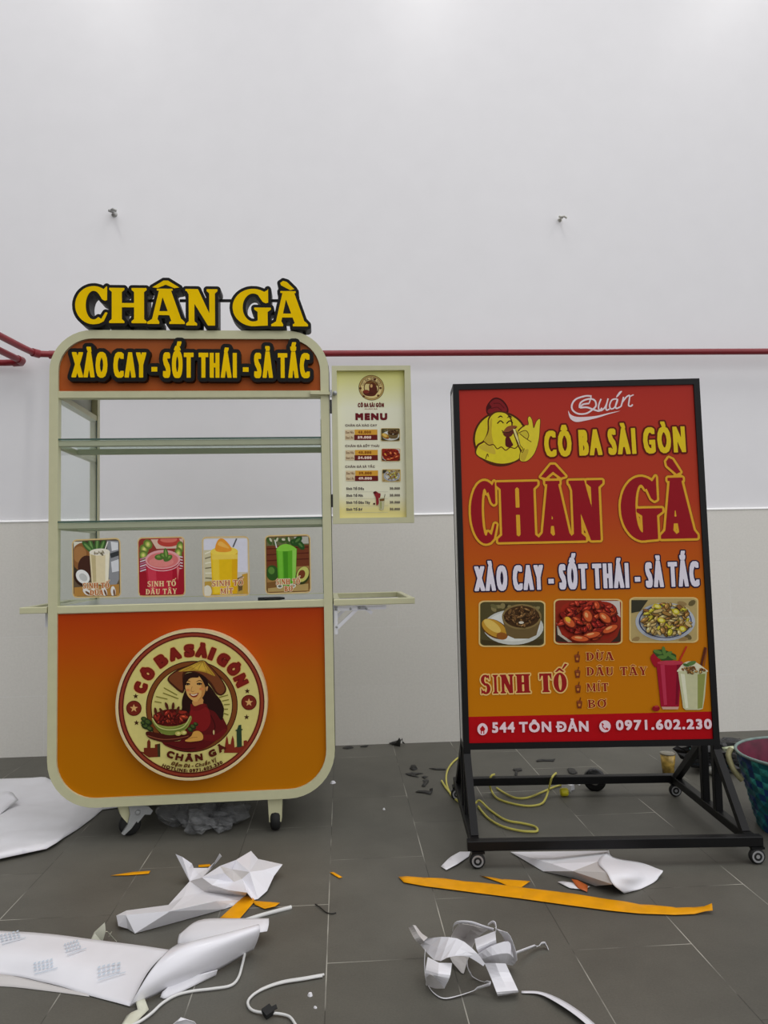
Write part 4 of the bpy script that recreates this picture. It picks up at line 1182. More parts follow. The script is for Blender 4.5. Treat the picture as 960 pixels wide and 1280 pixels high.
# folding trays on both sides
def tray(side, length, droop):
    z1 = .818; z0 = .796; x0 = side * (HW + .004); x1 = side * (HW + .004 + length); wd = .022
    b = MB(); lo, hi = sorted((x0, x1)); rad = math.atan2(droop, length) * side
    for y0, y1 in ((0, wd), (DEP - wd - .01, DEP - .01)): b.box(lo, hi, y0, y1, z0, z1, cream, .002)
    for xx in (x0, x1 - side * wd):
        p, q = sorted((xx, xx + side * wd)); b.box(p, q, wd, DEP - wd - .01, z0, z1, cream, .002)
    o = b.build('folding_tray', cart)
    if side > 0:
        for yb in (.016, DEP - .05):
            k = MB(); X = HW + .006
            k.box(X, X + .012, yb, yb + .016, z0 - .105, z0 - .004, white_metal); k.box(X, X + .115, yb, yb + .016, z0 - .020, z0 - .004, white_metal)
            k.beam((X + .010, yb + .008, z0 - .082), (X + .082, yb + .008, z0 - .016), .012, .012, white_metal, (0, 1, 0))
            k.box(X + .085, X + .19, yb, yb + .004, z0 - .018, z0 - .004, white_metal); k.box(X + .115, X + .185, yb + .004, yb + .016, z0 - .010, z0 - .005, white_metal)
            k.beam((X + .118, yb + .008, z0 - .016), (X + .138, yb + .008, z0 - .032), .006, .012, white_metal, (0, 1, 0)); k.lathe([(.014, -.002), (.014, 0)], white_metal, 10, (X + .185, yb, z0 - .011), 'y')
            for px_, pz_ in ((.008, -.014), (.008, -.078), (.06, -.014), (.092, -.010), (.118, -.014)): k.lathe([(0, -.002), (.004, -.002), (.0045, 0)], steel, 8, (X + px_, yb, z0 + pz_), 'y')
            k.build('bracket', o)
    else:
        k = MB(); k.box(-HW - .02, -HW - .006, .03, .05, z0 - .05, z0 - .002, white_metal); k.build('bracket', o)
    return o


tray(1, .296, 0); tray(-1, .092, 0)
# pen on the counter
p = cf.uv(322, 746); q = cf.uv(355, 744.4)
pen = MB(); pen.tube([(-.048, 0, .006), (.03, 0, .006), (.048, 0, .006)], [.006, .006, .0035], black, 10)
po = pen.build('marker_pen', None, loc=(CX + (p[0] + q[0]) / 2 * math.cos(CYAW), CYF + .020 + (p[0] + q[0]) / 2 * math.sin(CYAW), .8205), rot=(0, 0, CYAW))
tag(po, 'short black pen lying on the cream counter edge below the avocado sticker', 'pen')

# ------------------------------------------------------------------ the standing light-box sign
SYAW, SLEAN = -.07, .0229
SX, SY = .853, -1.25
sign = empty('standing_sign', (SX, SY, 0), SYAW)
tag(sign, 'black framed standing sign with red and orange print on a wheeled base', 'sign')
SFY = -.10; SW2, SH, SZ = .4395, 1.2813, .3007; ST = .125
face0 = np.array([SX, SY, 0]) + np.array([-math.sin(SYAW), math.cos(SYAW), 0]) * SFY + np.array([0, 0, SZ])
sgf = Face(face0, SYAW, SLEAN, 0.0)
rot = (-SLEAN, 0, 0)
bd = .021
mb = MB()
mb.extrude([[(-SW2, 0), (SW2, 0), (SW2, SH), (-SW2, SH)], [(-SW2 + bd, bd), (-SW2 + bd, SH - bd), (SW2 - bd, SH - bd), (SW2 - bd, bd)]], 0, .022, black)
mb.extrude([[(-SW2, 0), (SW2, 0), (SW2, SH), (-SW2, SH)], [(-SW2 + bd, bd), (-SW2 + bd, SH - bd), (SW2 - bd, SH - bd), (SW2 - bd, bd)]], ST - .022, ST, black)
for s in (-1, 1):
    for z in (0, SH - .02):
        a0, a1 = sorted((s * SW2, s * (SW2 - bd))); mb.box(a0, a1, .02, ST - .02, z, z + .02, black)
mb.build('sign_frame', sign, loc=(0, SFY, SZ), rot=rot)
mb = MB(); pale = mat('pale_side', (238, 238, 238), .4)
for s in (-1, 1):
    a0, a1 = sorted((s * (SW2 - .0005), s * (SW2 - .012))); mb.box(a0, a1, .022, ST - .022, .02, SH - .02, pale)
mb.box(-SW2 + .002, SW2 - .002, .022, ST - .022, SH - .008, SH - .003, black); mb.box(-SW2 + .002, SW2 - .002, .022, ST - .022, .003, .008, black)
mb.build('side_panel', sign, loc=(0, SFY, SZ), rot=rot)
mb = MB(); mb.box(-SW2 + bd, SW2 - bd, ST - .012, ST - .008, bd, SH - bd, pale); mb.build('rear_panel', sign, loc=(0, SFY, SZ), rot=rot)
PD = .006
sg = Face(face0, SYAW, SLEAN, -PD)
sign_print = gradient_print('sign_print', [(0, (204, 126, 2)), (.36, (204, 120, 4)), (.5, (198, 90, 16)), (.68, (190, 62, 32)), (1, (186, 50, 40))], .02, SH - .02, .045, .38)
a = Art()
a.shape([[(-SW2 + bd, bd), (SW2 - bd, bd), (SW2 - bd, SH - bd), (-SW2 + bd, SH - bd)]], None, 0, sign_print)
bL, bR = sg.uv(591, 896)[1], sg.uv(893, 889.3)[1]
a.poly([(-SW2 + bd, bd), (SW2 - bd, bd), (SW2 - bd, bR), (-SW2 + bd, bL)], (186, 8, 20))
z8 = sg.zoom(590, 480, 3.4286)
# hen emblem
a.poly(sm(z8, 62, 96, 92, 60, 128, 66, 154, 100, 150, 130, 100, 140, 66, 130), (74, 14, 14)); a.poly(sm(z8, 68, 112, 84, 100, 76, 84, 96, 66, 118, 68, 140, 88, 150, 112, 130, 128, 74, 126), (134, 30, 34))
a.line(sm(z8, 92, 84, 118, 84, 138, 104, closed=False), .003, (96, 18, 22)); a.line(sm(z8, 80, 106, 108, 100, 128, 116, closed=False), .003, (96, 18, 22))
a.poly(ell(z8, 122, 236, 118, 118, n=48), (84, 40, 14)); a.poly(ell(z8, 122, 236, 109, 110, n=48), (226, 206, 40))
HENO = (92, 46, 16)
a.poly(sm(z8, 14, 300, 20, 262, 50, 240, 66, 200, 68, 150, 90, 122, 120, 116, 152, 124, 172, 156, 176, 190, 190, 230, 200, 262, 214, 290, 205, 326, 160, 344, 110, 346, 55, 330), HENO)
a.poly(sm(z8, 20, 300, 28, 266, 56, 246, 72, 204, 74, 154, 94, 128, 120, 122, 148, 130, 166, 158, 170, 192, 184, 232, 194, 262, 206, 290, 200, 320, 158, 338, 110, 340, 58, 324), (232, 214, 46))
a.poly(sm(z8, 50, 246, 70, 208, 76, 160, 86, 150, 84, 210, 92, 262, 70, 256), (206, 178, 50)); a.poly(sm(z8, 30, 270, 60, 256, 90, 268, 100, 300, 60, 290), (214, 188, 60))
a.line(sm(z8, 48, 244, 72, 262, 92, 260, 108, 278, 126, 270, 144, 284, 164, 272, 184, 276, 200, 262, closed=False), .0035, HENO)
a.line(sm(z8, 58, 322, 66, 300, 70, 312, closed=False), .003, HENO)
for x in (122, 162): a.line(sm(z8, x - 14, 170, x, 158, x + 13, 168, closed=False), .0042, (60, 34, 14)); a.line(sm(z8, x - 12, 146, x, 138, x + 10, 144, closed=False), .005, (60, 34, 14), taper=True)
a.poly(sm(z8, 132, 212, 150, 184, 178, 178, 194, 184, 176, 200, 156, 214), (150, 84, 50)); a.poly(sm(z8, 134, 214, 164, 206, 180, 198, 170, 222, 148, 228), (104, 40, 30)); a.line(sm(z8, 130, 208, 160, 206, 190, 186, closed=False), .003, (60, 30, 18))
a.poly(sm(z8, 144, 232, 158, 226, 170, 248, 176, 262, 160, 272, 144, 264), (92, 24, 26)); a.line([z8(128, 198), z8(142, 216)], .003, HENO)
zh = sg.zoom(580, 480, 7.933)
HAND = (555, 750, 562, 680, 590, 645, 555, 600, 542, 545, 536, 475, 562, 440, 602, 412, 640, 404, 634, 345, 652, 324, 674, 362, 690, 440, 720, 372, 752, 350, 750, 430, 738, 560, 700, 680, 640, 752, 590, 768)
a.line(sm(zh, *HAND) + [zh(555, 750)], .0042, HENO)
a.poly(sm(zh, *HAND), (234, 214, 56)); a.poly(sm(zh, 560, 745, 568, 690, 610, 650, 640, 660, 600, 760), (206, 180, 56))
a.poly(sm(zh, 545, 488, 590, 462, 622, 468, 640, 510, 626, 552, 588, 524), (214, 196, 56)); a.line(sm(zh, 540, 488, 590, 464, 622, 468, 642, 510, 628, 548, closed=False), .0026, HENO); a.line(sm(zh, 552, 492, 590, 524, 630, 552, 668, 576, closed=False), .0026, HENO); a.line(sm(zh, 538, 470, 565, 440, 606, 412, closed=False), .0026, HENO)
a.poly(sm(zh, 484, 452, 512, 456, 534, 520, 556, 604, 536, 588, 506, 520), (238, 226, 150)); a.line(sm(zh, 484, 452, 506, 520, 538, 592, closed=False), .0022, HENO); a.line(sm(zh, 512, 456, 534, 520, 556, 604, closed=False), .0022, HENO); a.line(sm(zh, 556, 640, 575, 680, 600, 640, closed=False), .0022, HENO)
# script word
zq = sg.zoom(690, 480, 8.0); PK = (244, 226, 230)
a.poly(sm(zq, 163, 268, 185, 305, 240, 328, 330, 330, 450, 318, 560, 292, 680, 270, 560, 305, 450, 340, 330, 368, 240, 380, 185, 350, 165, 300), PK)
for pts, wd in (((395, 122, 330, 122, 240, 152, 200, 205, 205, 260, 260, 298, 340, 296, 400, 260, 438, 220, 430, 170, 390, 150, 330, 160, 285, 190, 275, 235, 310, 205, 370, 195), .0042), ((370, 195, 385, 150, 390, 125), .003), ((280, 238, 350, 235, 410, 255, 470, 270, 500, 240), .0044), ((490, 150, 470, 200, 465, 245, 485, 268, 520, 245, 545, 200, 560, 145), .0036), ((560, 145, 540, 230, 545, 262, 575, 250), .0036),
                ((650, 150, 600, 160, 575, 215, 590, 250, 625, 235, 650, 180, 655, 150), .0036), ((655, 150, 635, 220, 645, 245, 690, 225), .0036), ((690, 225, 715, 130), .0036), ((705, 180, 745, 130, 775, 118, 770, 170, 765, 215, 790, 222, 805, 205), .0036), ((770, 130, 815, 108), .003)):
    a.line(sm(zq, *pts, closed=False, n=8), wd * 1.45, PK)
a.poly(sm(zq, 640, 128, 672, 80, 698, 72, 690, 90, 655, 130), PK)
# words
a.text('CÔ BA SÀI GÒN', *sg.uv(681, 571.2), *sg.uv(857.5, 565.2), sg.uv(760, 536)[1] - sg.uv(760, 568.2)[1], [(.0062, (104, 26, 14)), (0, (238, 206, 36))], (.0048, .0026), .03, q=56, space=.34)
YB = lambda x, y0=678.6, y1=672.8: y0 + (y1 - y0) * (x - 589) / (875 - 589)
G = []
for ch, xl, xr, yt in (('C', 589.5, 622.5, 602.6), ('H', 624, 673, 602.4), ('Â', 673, 716, 601), ('N', 713.5, 755, 600.4), ('G', 777.5, 826, 597.5), ('À', 826, 872, 597)):
    p = sg.uv(xl, YB(xl)); q = sg.uv(xr, YB(xr)); G.append((ch, *p, *q, sg.uv((xl + xr) / 2, yt)[1] - (p[1] + q[1]) / 2))
a.slab_text(G, [(.0095, (120, 40, 20)), (.0082, (234, 176, 48)), (0, (158, 22, 34))], .24)
a.text('XÀO CAY - SỐT THÁI - SẢ TẮC', *sg.uv(593.3, 739), *sg.uv(874.5, 732.8), sg.uv(734, 705)[1] - sg.uv(734, 736)[1], [(.0046, (40, 26, 54)), (0, (238, 232, 244))], (.0048, .0026), .03, q=56, space=.36)
z5 = sg.zoom(560, 690, 2.743)
stew(a, z5, 110, 171, 329, 321, 0, 1.2); stew(a, z5, 367, 165, 593, 313, 1, 1.2); stew(a, z5, 626, 159, 853, 307, 2, 1.2)
zs = sg.zoom(590, 800, 3.097)
LW = [(0, (150, 36, 26))]
row = slab_row('SINH TỐ', zs(34, 209), zs(368, 200), zs(100, 134)[1] - zs(100, 207)[1], .1, .45); a.slab_text(row, [(.0046, (240, 200, 120)), (0, (158, 30, 30))], .27)
for s, x0, x1, yb, yt in (('DỪA', 441, 549, 80, 48), ('DÂU TÂY', 442, 678, 138, 105), ('MÍT', 444, 528, 200, 168), ('BƠ', 448, 520, 263, 231)):
    a.slab_text(slab_row(s, zs(x0, yb), zs(x1, yb - 2), zs(x0, yt)[1] - zs(x0, yb)[1], .14, .5), [(.0018, (240, 186, 96)), (0, (146, 40, 30))], .26)
for x, y in ((407, 66), (408, 126), (410, 184), (415, 244)):
    a.poly(pl(zs, x - 11, y - 6, x + 11, y - 6, x + 8, y + 20, x - 7, y + 20), (124, 56, 26)); a.poly(ell(zs, x, y - 6, 11, 5), (150, 76, 36)); a.line([zs(x + 1, y - 6), zs(x + 5, y - 22)], .003, (110, 46, 22)); a.poly(pl(zs, x - 5, y + 2, x + 5, y + 2, x + 4, y + 12, x - 4, y + 12), (206, 130, 50))
# drinks
a.poly(sm(zs, 690, 66, 706, 50, 724, 62, 728, 90, 712, 106, 698, 92), (170, 24, 40)); a.poly(sm(zs, 700, 44, 730, 36, 760, 44, 790, 60, 770, 80, 730, 76), (54, 84, 40))
for x, y, q in ((718, 46, 20), (742, 42, 80), (758, 54, -30), (775, 66, 30), (735, 66, 0)): a.poly(ell(zs, x, y, 18, 7, q), (96, 132, 60))
a.line([zs(800, 84), zs(830, 24)], .0055, (196, 50, 36))
a.poly(pl(zs, 712, 92, 726, 82, 812, 82, 806, 160, 800, 256, 790, 264, 738, 264, 730, 256), (166, 22, 50)); a.poly(pl(zs, 728, 96, 744, 96, 754, 250, 742, 252), (196, 56, 84)); a.poly(pl(zs, 792, 96, 806, 96, 796, 250, 786, 250), (130, 12, 40)); a.poly(ell(zs, 766, 88, 50, 9), (196, 60, 80)); a.poly(pl(zs, 732, 258, 800, 258, 796, 268, 738, 268), (214, 170, 150))
a.line([zs(886, 100), zs(902, 28)], .008, (96, 44, 26)); a.line([zs(898, 100), zs(908, 30)], .003, (150, 86, 56))
a.poly(sm(zs, 800, 110, 824, 86, 860, 84, 900, 110, 905, 124, 800, 124), (232, 226, 196)); a.poly(pl(zs, 796, 120, 908, 120, 900, 220, 892, 266, 880, 270, 826, 270, 816, 262), (206, 206, 164)); a.poly(pl(zs, 806, 130, 822, 132, 836, 262, 826, 264), (234, 234, 206)); a.poly(pl(zs, 872, 132, 902, 130, 890, 262, 872, 266), (150, 156, 84))
blobs(a, zs, 34, 856, 116, 46, 12, 6, [(150, 100, 50), (190, 146, 84), (116, 72, 34)], random.Random(5), 1.5); a.poly(ell(zs, 846, 90, 20, 8, -20), (96, 130, 70)); a.poly(ell(zs, 826, 96, 12, 5, 20), (70, 110, 56))
a.poly(ell(zs, 710, 264, 15, 11), (150, 20, 34)); a.poly(ell(zs, 712, 256, 8, 4), (190, 60, 60))
PW = (248, 220, 228)
a.text('544 TÔN ĐẢN', *zs(77, 358), *zs(450, 353), zs(250, 315)[1] - zs(250, 355.5)[1], [(0, PW)], (.0018, .0018), .02, q=36)
a.text('0971.602.230', *zs(556, 348), *zs(926, 343), zs(740, 307)[1] - zs(740, 345.5)[1], [(0, PW)], (.0018, .0018), .02, q=36)
a.poly(ell(zs, 40, 344, 20, 23, n=28), PW); a.poly(pl(zs, 30, 348, 40, 330, 50, 348, 47, 348, 47, 362, 33, 362, 33, 348), (186, 8, 20)); a.poly(pl(zs, 30, 342, 40, 330, 50, 342, 50, 346, 30, 346), (186, 8, 20)); a.poly(pl(zs, 37, 352, 43, 352, 43, 366, 37, 366), PW)
a.poly(ell(zs, 513, 333, 22, 23, n=28), PW); a.line(sm(zs, 503, 322, 504, 334, 512, 343, 525, 346, closed=False), .0035, (186, 8, 20)); a.line([zs(501, 321), zs(507, 328)], .005, (186, 8, 20)); a.line([zs(517, 339), zs(526, 345)], .005, (186, 8, 20))
a.build('printed_panel', sign, loc=(0, SFY + PD, SZ), rot=rot)

BW, BF, BB, BZ = .445, -.335, .335, .052     # base half width, front, back, underside
for s in (-1, 1):
    xs_ = s * (BW - .0); x0, x1 = sorted((xs_, xs_ - s * .03))
    mb = MB(); mb.box(x0, x1, BF + .03, BB - .03, BZ, BZ + .03, black, .002); mb.build('base_beam', sign)
    xm = s * (SW2 - .012)
    for yy in (SFY + .012, SFY + ST - .012):
        mb = MB(); mb.box(xm - .0125, xm + .0125, yy - .0125, yy + .0125, BZ + .03, SZ + .002, black, .002); mb.build('post', sign)
    for y0, y1 in ((SFY + .004, BF + .055), (SFY + ST, BB - .05)):
        mb = MB(); mb.beam((xm, y0, SZ - .02), (xm, y1, BZ + .024), .024, .024, black); mb.build('brace', sign)
for y0, y1 in ((BF, BF + .03), (BB - .03, BB)):
    mb = MB(); mb.box(-BW - (.01 if y0 < 0 else 0), BW + .012, y0, y1, BZ, BZ + .03, black, .002); mb.build('base_beam', sign)
white_hub = mat('pale_hub', (178, 178, 180), .35, .4)
for s in (-1, 1):
    for yy in (BF + .015, BB - .02):
        x = s * (BW - .014) + (.008 if yy < 0 else 0)
        b = MB(); b.box(x - .02, x + .02, yy - .02, yy + .02, BZ - .006, BZ, black); b.extrude([[(x - .016, BZ - .004), (x + .016, BZ - .004), (x + .010, .024), (x - .006, .022)]], yy - .012, yy - .009, black)
        b.extrude([[(x - .016, BZ - .004), (x + .016, BZ - .004), (x + .010, .024), (x - .006, .022)]], yy + .009, yy + .012, black); co = b.build('caster', sign)
        wv = MB(); wv.lathe([(0, -.009), (.019, -.009), (.0235, -.006), (.0245, 0), (.0235, .006), (.019, .009), (0, .009)], rubber, 28, (x - .003, yy - .012, .0245), 'y')
        wv.lathe([(.0125, -.0096), (.018, -.0096)], white_hub, 24, (x - .003, yy - .012, .0245), 'y'); wv.lathe([(0, -.0098), (.006, -.0098)], white_hub, 16, (x - .003, yy - .012, .0245), 'y'); wv.build('wheel', co)

# ------------------------------------------------------------------ things on the wall
red = mat('red_pipe_paint', (132, 26, 36), .35, 0, .06, 20)
ZP = 2.032; YP = -.08


def pt(o, x, y=YP): return Vector((x, y, ZP))


mb = MB()
E1 = fl(44, 442, ZP)
mb.tube([(7.5, YP, ZP), (-1.40, YP, ZP), (-1.52, YP - .02, ZP)] + [tuple(p) for p in smooth_pts([Vector((-1.53, YP - .03, ZP)), Vector((-1.545, YP - .12, ZP + .0)), Vector((-1.575, -.46, ZP)), Vector((-1.70, -1.6, ZP))], 5)], .0165, red, 14)
pp = mb.build('wall_pipe'); tag(pp, 'long red pipe running along the white wall and turning out behind the cart', 'pipe')
mb = MB(); mb.tube([(-1.47, YP - .002, ZP), (-1.43, YP, ZP)], .021, red, 14); mb.tube([(-1.535, YP - .05, ZP), (-1.515, YP - .016, ZP)], .021, red, 14); mb.build('coupling', pp)
for x in (-1.43,):
    mb = MB(); mb.box(x - .012, x + .012, YP, .0, ZP - .030, ZP - .018, mat('pipe_clip', (206, 206, 206), .4)); mb.tube([(x + .02, YP + .01, ZP - .022), (x - .02, YP + .01, ZP - .022)], .01, mat('pipe_clip', (206, 206, 206), .4)); mb.build('pipe_clip', pp)
mb = MB(); Z2 = 2.0
mb.tube([(-3.2, -.05, Z2), (-1.70, -.05, Z2), (-1.62, -.06, Z2)] + [(-1.606, -.085, Z2), (-1.612, -.13, Z2), (-1.64, -.4, Z2), (-1.76, -1.6, Z2)], .0165, red, 14)
p2 = mb.build('branch_pipe'); tag(p2, 'short lower red pipe bending off the wall at an elbow', 'pipe')
mb = MB(); mb.tube([(-1.66, -.052, Z2), (-1.62, -.06, Z2), (-1.606, -.085, Z2), (-1.612, -.12, Z2)], .0205, red, 14); mb.build('elbow', p2)
for x, z, s, col, lb in ((-1.169, 2.808, 1.0, (176, 176, 174), 'grey metal hook fixed in the white wall above the cart sign'), (1.231, 2.793, .75, (200, 199, 190), 'small pale hook fixed in the white wall above the standing sign')):
    hk = mat('hook_metal_%d' % col[0], col, .45, .1); mb = MB()
    mb.lathe([(0, -.012), (.011 * s, -.012), (.012 * s, -.004), (.016 * s, 0), (.016 * s, .002)], hk, 14, (0, 0, 0), 'y')
    mb.tube([(0, 0, 0), (0, -.05 * s, 0), (.012 * s, -.068 * s, -.004), (.03 * s, -.066 * s, -.012)], .007 * s, hk, 8)
    mb.tube([(-.02 * s, -.03, .008 * s), (.01 * s, -.034, -.004 * s)], .008 * s, hk, 8)
    o = mb.build('wall_hook', None, loc=(x, 0, z)); tag(o, lb, 'hook', 'hooks on the bare wall')

# ------------------------------------------------------------------ papers, strips and scraps on the floor
paper = mat('white_paper', (236, 235, 240), .45, 0, .02, 14)
paper_back_shade = mat('grey_back_and_shade', (206, 202, 200), .55, 0, .03, 10)  # greyer paper: undersides, and shade painted into folds and pockets
glossy = mat('glossy_paper', (238, 237, 243), .22, 0, .015, 8)
orange = mat('orange_film', (236, 162, 4), .5, 0, .1, 18, spec=.2)


class Surf:
    """a smooth sheet through rows of measured points (x, y in the photo, height above the floor)"""
    def __init__(self, rows): self.P = [[fl(*q) for q in r] for r in rows]

    def at(self, s, t):
        col = [cr([r[j] for j in range(len(r))], t) for r in self.P]
        return cr(col, s)

    def mesh(self, mb, m, nu, nv, crumple=0.0, fr=9.0, seed=0, smooth=True):
        G = []
        for i in range(nu + 1):
            row = []
            for j in range(nv + 1):
                p = self.at(i / nu, j / nv)
                if crumple:
                    e = min(1, 4 * min(i / nu, 1 - i / nu) + .35)
                    p = p + Vector((0, 0, 1)) * crumple * (noise.noise(p * fr + Vector((seed, 0, 0))) + .6 * abs(noise.noise(p * fr * 2.1 + Vector((0, seed, 3))))) * e
                p.z = max(p.z, .0012); row.append(p)
            G.append(row)
        mb.grid(G, m, smooth)


def cr(P, t):
    n = len(P) - 1
    if n == 0: return P[0].copy()
    x = min(max(t, 0), 1) * n; i = min(int(x), n - 1); u = x - i
    g = lambda j: P[max(0, min(n, j))]
    a, b, c, d = g(i - 1), g(i), g(i + 1), g(i + 2)
    if i == 0: a = b * 2 - c
    if i == n - 1: d = c * 2 - b
    return 0.5 * ((2 * b) + (c - a) * u + (2 * a - 5 * b + 4 * c - d) * u * u + (3 * b - a - 3 * c + d) * u ** 3)


def flat_sheet(mb, px, m, z=.003, amp=.0, step=.03, fr=9, seed=0, facet=False, fn=None):
    """a sheet lying on the floor, cut to an outline measured in the photo"""
    out = [fl(q[0], q[1], q[2] if len(q) > 2 else z) for q in px]; hz = [p.z for p in out]
    pts = [Vector((p.x, p.y)) for p in out]; n = len(pts)
    lo = (min(p.x for p in pts), min(p.y for p in pts)); hi = (max(p.x for p in pts), max(p.y for p in pts))
    inner = []; rng = random.Random(seed); y = lo[1]
    while y < hi[1]:
        x = lo[0]
        while x < hi[0]:
            q = Vector((x + rng.uniform(-.3, .3) * step, y + rng.uniform(-.3, .3) * step)); c = False
            for i in range(n):
                a_, b_ = pts[i], pts[(i + 1) % n]
                if (a_.y > q.y) != (b_.y > q.y) and q.x < a_.x + (q.y - a_.y) * (b_.x - a_.x) / (b_.y - a_.y): c = not c
            if c: inner.append(q)
            x += step
        y += step
    r = delaunay_2d_cdt(pts + inner, [(i, (i + 1) % n) for i in range(n)], [], 1, 1e-5)
    V = []
    for v, src in zip(r[0], r[3]):
        s = [k for k in src if k < n]
        if s: zz_ = hz[s[0]]
        else:
            wsum = sum(1 / ((v - p).length_squared + 1e-5) for p in pts); base = sum(h / ((v - p).length_squared + 1e-5) for h, p in zip(hz, pts)) / wsum
            q = Vector((v.x, v.y, seed)); zz_ = base + amp * (.5 + noise.noise(q * fr) + .6 * noise.noise(q * fr * 2.3))
        V.append((v.x, v.y, max(.0012, zz_)))
    mb.add(V, [list(f) for f in r[2]], m, not facet)


# rolled backing paper in the foreground
roll = empty('rolled_backing_paper', fl(150, 1215, 0)); tag(roll, 'large white backing paper with pale blue print, curled into a tube at one end', 'paper')


def child(mb, name, root, **k):
    o = mb.build(name, None, **k); o.parent = root; o.matrix_parent_inverse = Matrix.Translation(root.location).inverted(); return o


S = Surf([[(-60, 1218, .012), (-60, 1190, .03), (-60, 1160, .03)], [(0, 1217.5, .012), (0, 1190, .035), (0, 1163.5, .028)], [(55, 1228.5, .006), (60, 1196, .035), (60, 1167, .03)], [(110, 1243, .004), (115, 1205, .026), (110, 1173.5, .024)], [(162, 1258, .003), (185, 1215, .014), (211, 1187.5, .012)]])
mb = MB(); S.mesh(mb, paper, 30, 14, .003, 6, 2)
T = Surf([[(162, 1258, .003), (172, 1240, .03), (188, 1214, .060), (208, 1190, .075), (222, 1180, .06)], [(205, 1240, .003), (212, 1220, .045), (224, 1193, .078), (238, 1178, .085), (247, 1175, .065)], [(262, 1218, .003), (266, 1200, .045), (274, 1180, .078), (282, 1167, .085), (288, 1165, .065)], [(317, 1187, .006), (322, 1175, .045), (325, 1163, .074), (324, 1156, .082), (320, 1156, .068)]])
T.mesh(mb, glossy, 24, 16)
U = Surf([[(224, 1186, .012), (222, 1178, .022), (224, 1168, .03)], [(250, 1182, .03), (240, 1166, .04), (250, 1150, .042)], [(290, 1172, .04), (292, 1160, .048), (298, 1148, .044)], [(334, 1164, .035), (336, 1155, .042), (336, 1148, .042)]])
U.mesh(mb, paper, 16, 8)
V_ = Surf([[(200, 1247, .002), (203, 1240, .014)], [(213, 1246, .002), (222, 1226, .016)], [(270, 1219, .002), (272, 1212, .02)]])
V_.mesh(mb, paper, 10, 4)
K = Surf([[(-60, 1236, .001), (-60, 1218, .012)], [(0, 1233, .001), (0, 1217.5, .012)], [(60, 1239, .001), (55, 1228.5, .006)], [(112, 1246, .001), (110, 1243, .004)]])
K.mesh(mb, paper_back_shade, 12, 3)
child(mb, 'sheet', roll, thick=.0006)
mk = mat('pale_blue_print', (200, 212, 224), .5)
for s0, t0 in ((.25, .82), (.60, .74), (.43, .27), (.78, .40)):
    mb = MB()
    for r_ in range(4):
        for c_ in range(5 if r_ < 3 else 1):
            s1 = s0 + .021 * c_ + .004 * r_; t1 = t0 - .062 * r_ + .03 * c_; ds = .012 if r_ < 3 else .12; dt = .034 if r_ < 3 else .014
            P = [[S.at(s1 + ds * i / 3, t1 + dt * j + (.20 * i / 3 if r_ == 3 else .01 * i)) + Vector((0, -.0005, .0045)) for j in (0, 1)] for i in range(4)]; mb.grid(P, mk)
    child(mb, 'printed_mark', roll)

# crumpled sheet behind it
def facets(mb, f, pts, faces, m, sub=0):
    V = {k: fl(*f(p[0], p[1]), p[2]) for k, p in pts.items()}
    for q in faces:
        mm = m if isinstance(q, str) else q[1]; q = q if isinstance(q, str) else q[0]
        P = [V[k] for k in q]; c = sum(P, Vector()) / len(P)
        for i_ in range(len(P)): mb.add([P[i_], P[(i_ + 1) % len(P)], c], [(0, 1, 2)], mm)


cs = MB(); z2 = lambda x, y: (130 + x / 4, 1050 + y / 4)
CP = dict(a=(62, 378, .02), b=(72, 430, .012), c=(118, 443, .004), d=(155, 467, .002), e=(112, 353, .022), f=(322, 325, .024), g=(430, 205, .022), h=(490, 188, .05), i=(540, 225, .045), j=(620, 250, .04), k=(715, 263, .036),
          l=(690, 300, .004), m=(645, 330, .002), n=(600, 345, .002), s=(110, 376, .040), S=(330, 356, .048), T=(560, 305, .034), G=(500, 258, .012), J=(600, 272, .012), K=(705, 282, .006),
          o=(580, 130, .075), p=(735, 55, .055), q=(770, 95, .035), r=(893, 122, .035), t=(850, 180, .018), u=(815, 255, .008), v=(770, 295, .004), w=(745, 300, .004), x=(640, 146, .042), y=(728, 160, .052), z=(690, 195, .030), A=(650, 210, .036), B=(602, 166, .068), C=(660, 100, .066), D=(800, 150, .040))
facets(cs, z2, CP, ['aes', 'asb', 'bsc', 'csd', 'efSs', 'dsS', 'dSn', 'STn', 'fgGS', 'SGT', 'GJT', 'JKlT', 'Tlmn', ('ghiG', paper_back_shade), ('iGJj', paper_back_shade), ('jJKk', paper_back_shade)], paper)  # grey faces: shade under the overlapping sheet put into the colour
facets(cs, z2, CP, ['hoB', 'hBAi', 'iAj', 'jAk', 'Azk', 'zwk', 'zvw', 'zyv', 'yuv', 'yDtu', 'Drt', 'yDq', 'Dqr', 'ypq', 'Cpy', 'oCx', 'Cyx', ('oxB', paper_back_shade), ('BxA', paper_back_shade), ('xzA', paper_back_shade), ('xyz', paper_back_shade)], glossy)  # pocket faces greyed to paint in their shade
facets(cs, z2, dict(a=(358, 70, .08), b=(392, 85, .075), c=(440, 118, .05), d=(448, 140, .03), e=(520, 140, .03), f=(552, 112, .05), g=(578, 68, .09), h=(588, 82, .085), i=(545, 135, .03), j=(495, 186, .03), k=(430, 210, .012)), ['abk', 'bcdk', 'dejk', 'efij', 'fghi'], paper)
o = cs.build('crumpled_paper', thick=.0006); tag(o, 'crumpled white paper twisted to a point, lying in front of the cart wheels', 'paper')
mb = MB(); flat_sheet(mb, [(275, 1147.5), (306, 1119, .006), (317, 1121, .006), (318, 1127), (299, 1149)], orange, .004, .002, .015, 14, 1)
tag(mb.build('orange_film_strip', thick=.0006), 'wide orange film strip sticking out from under the crumpled paper', 'strip')
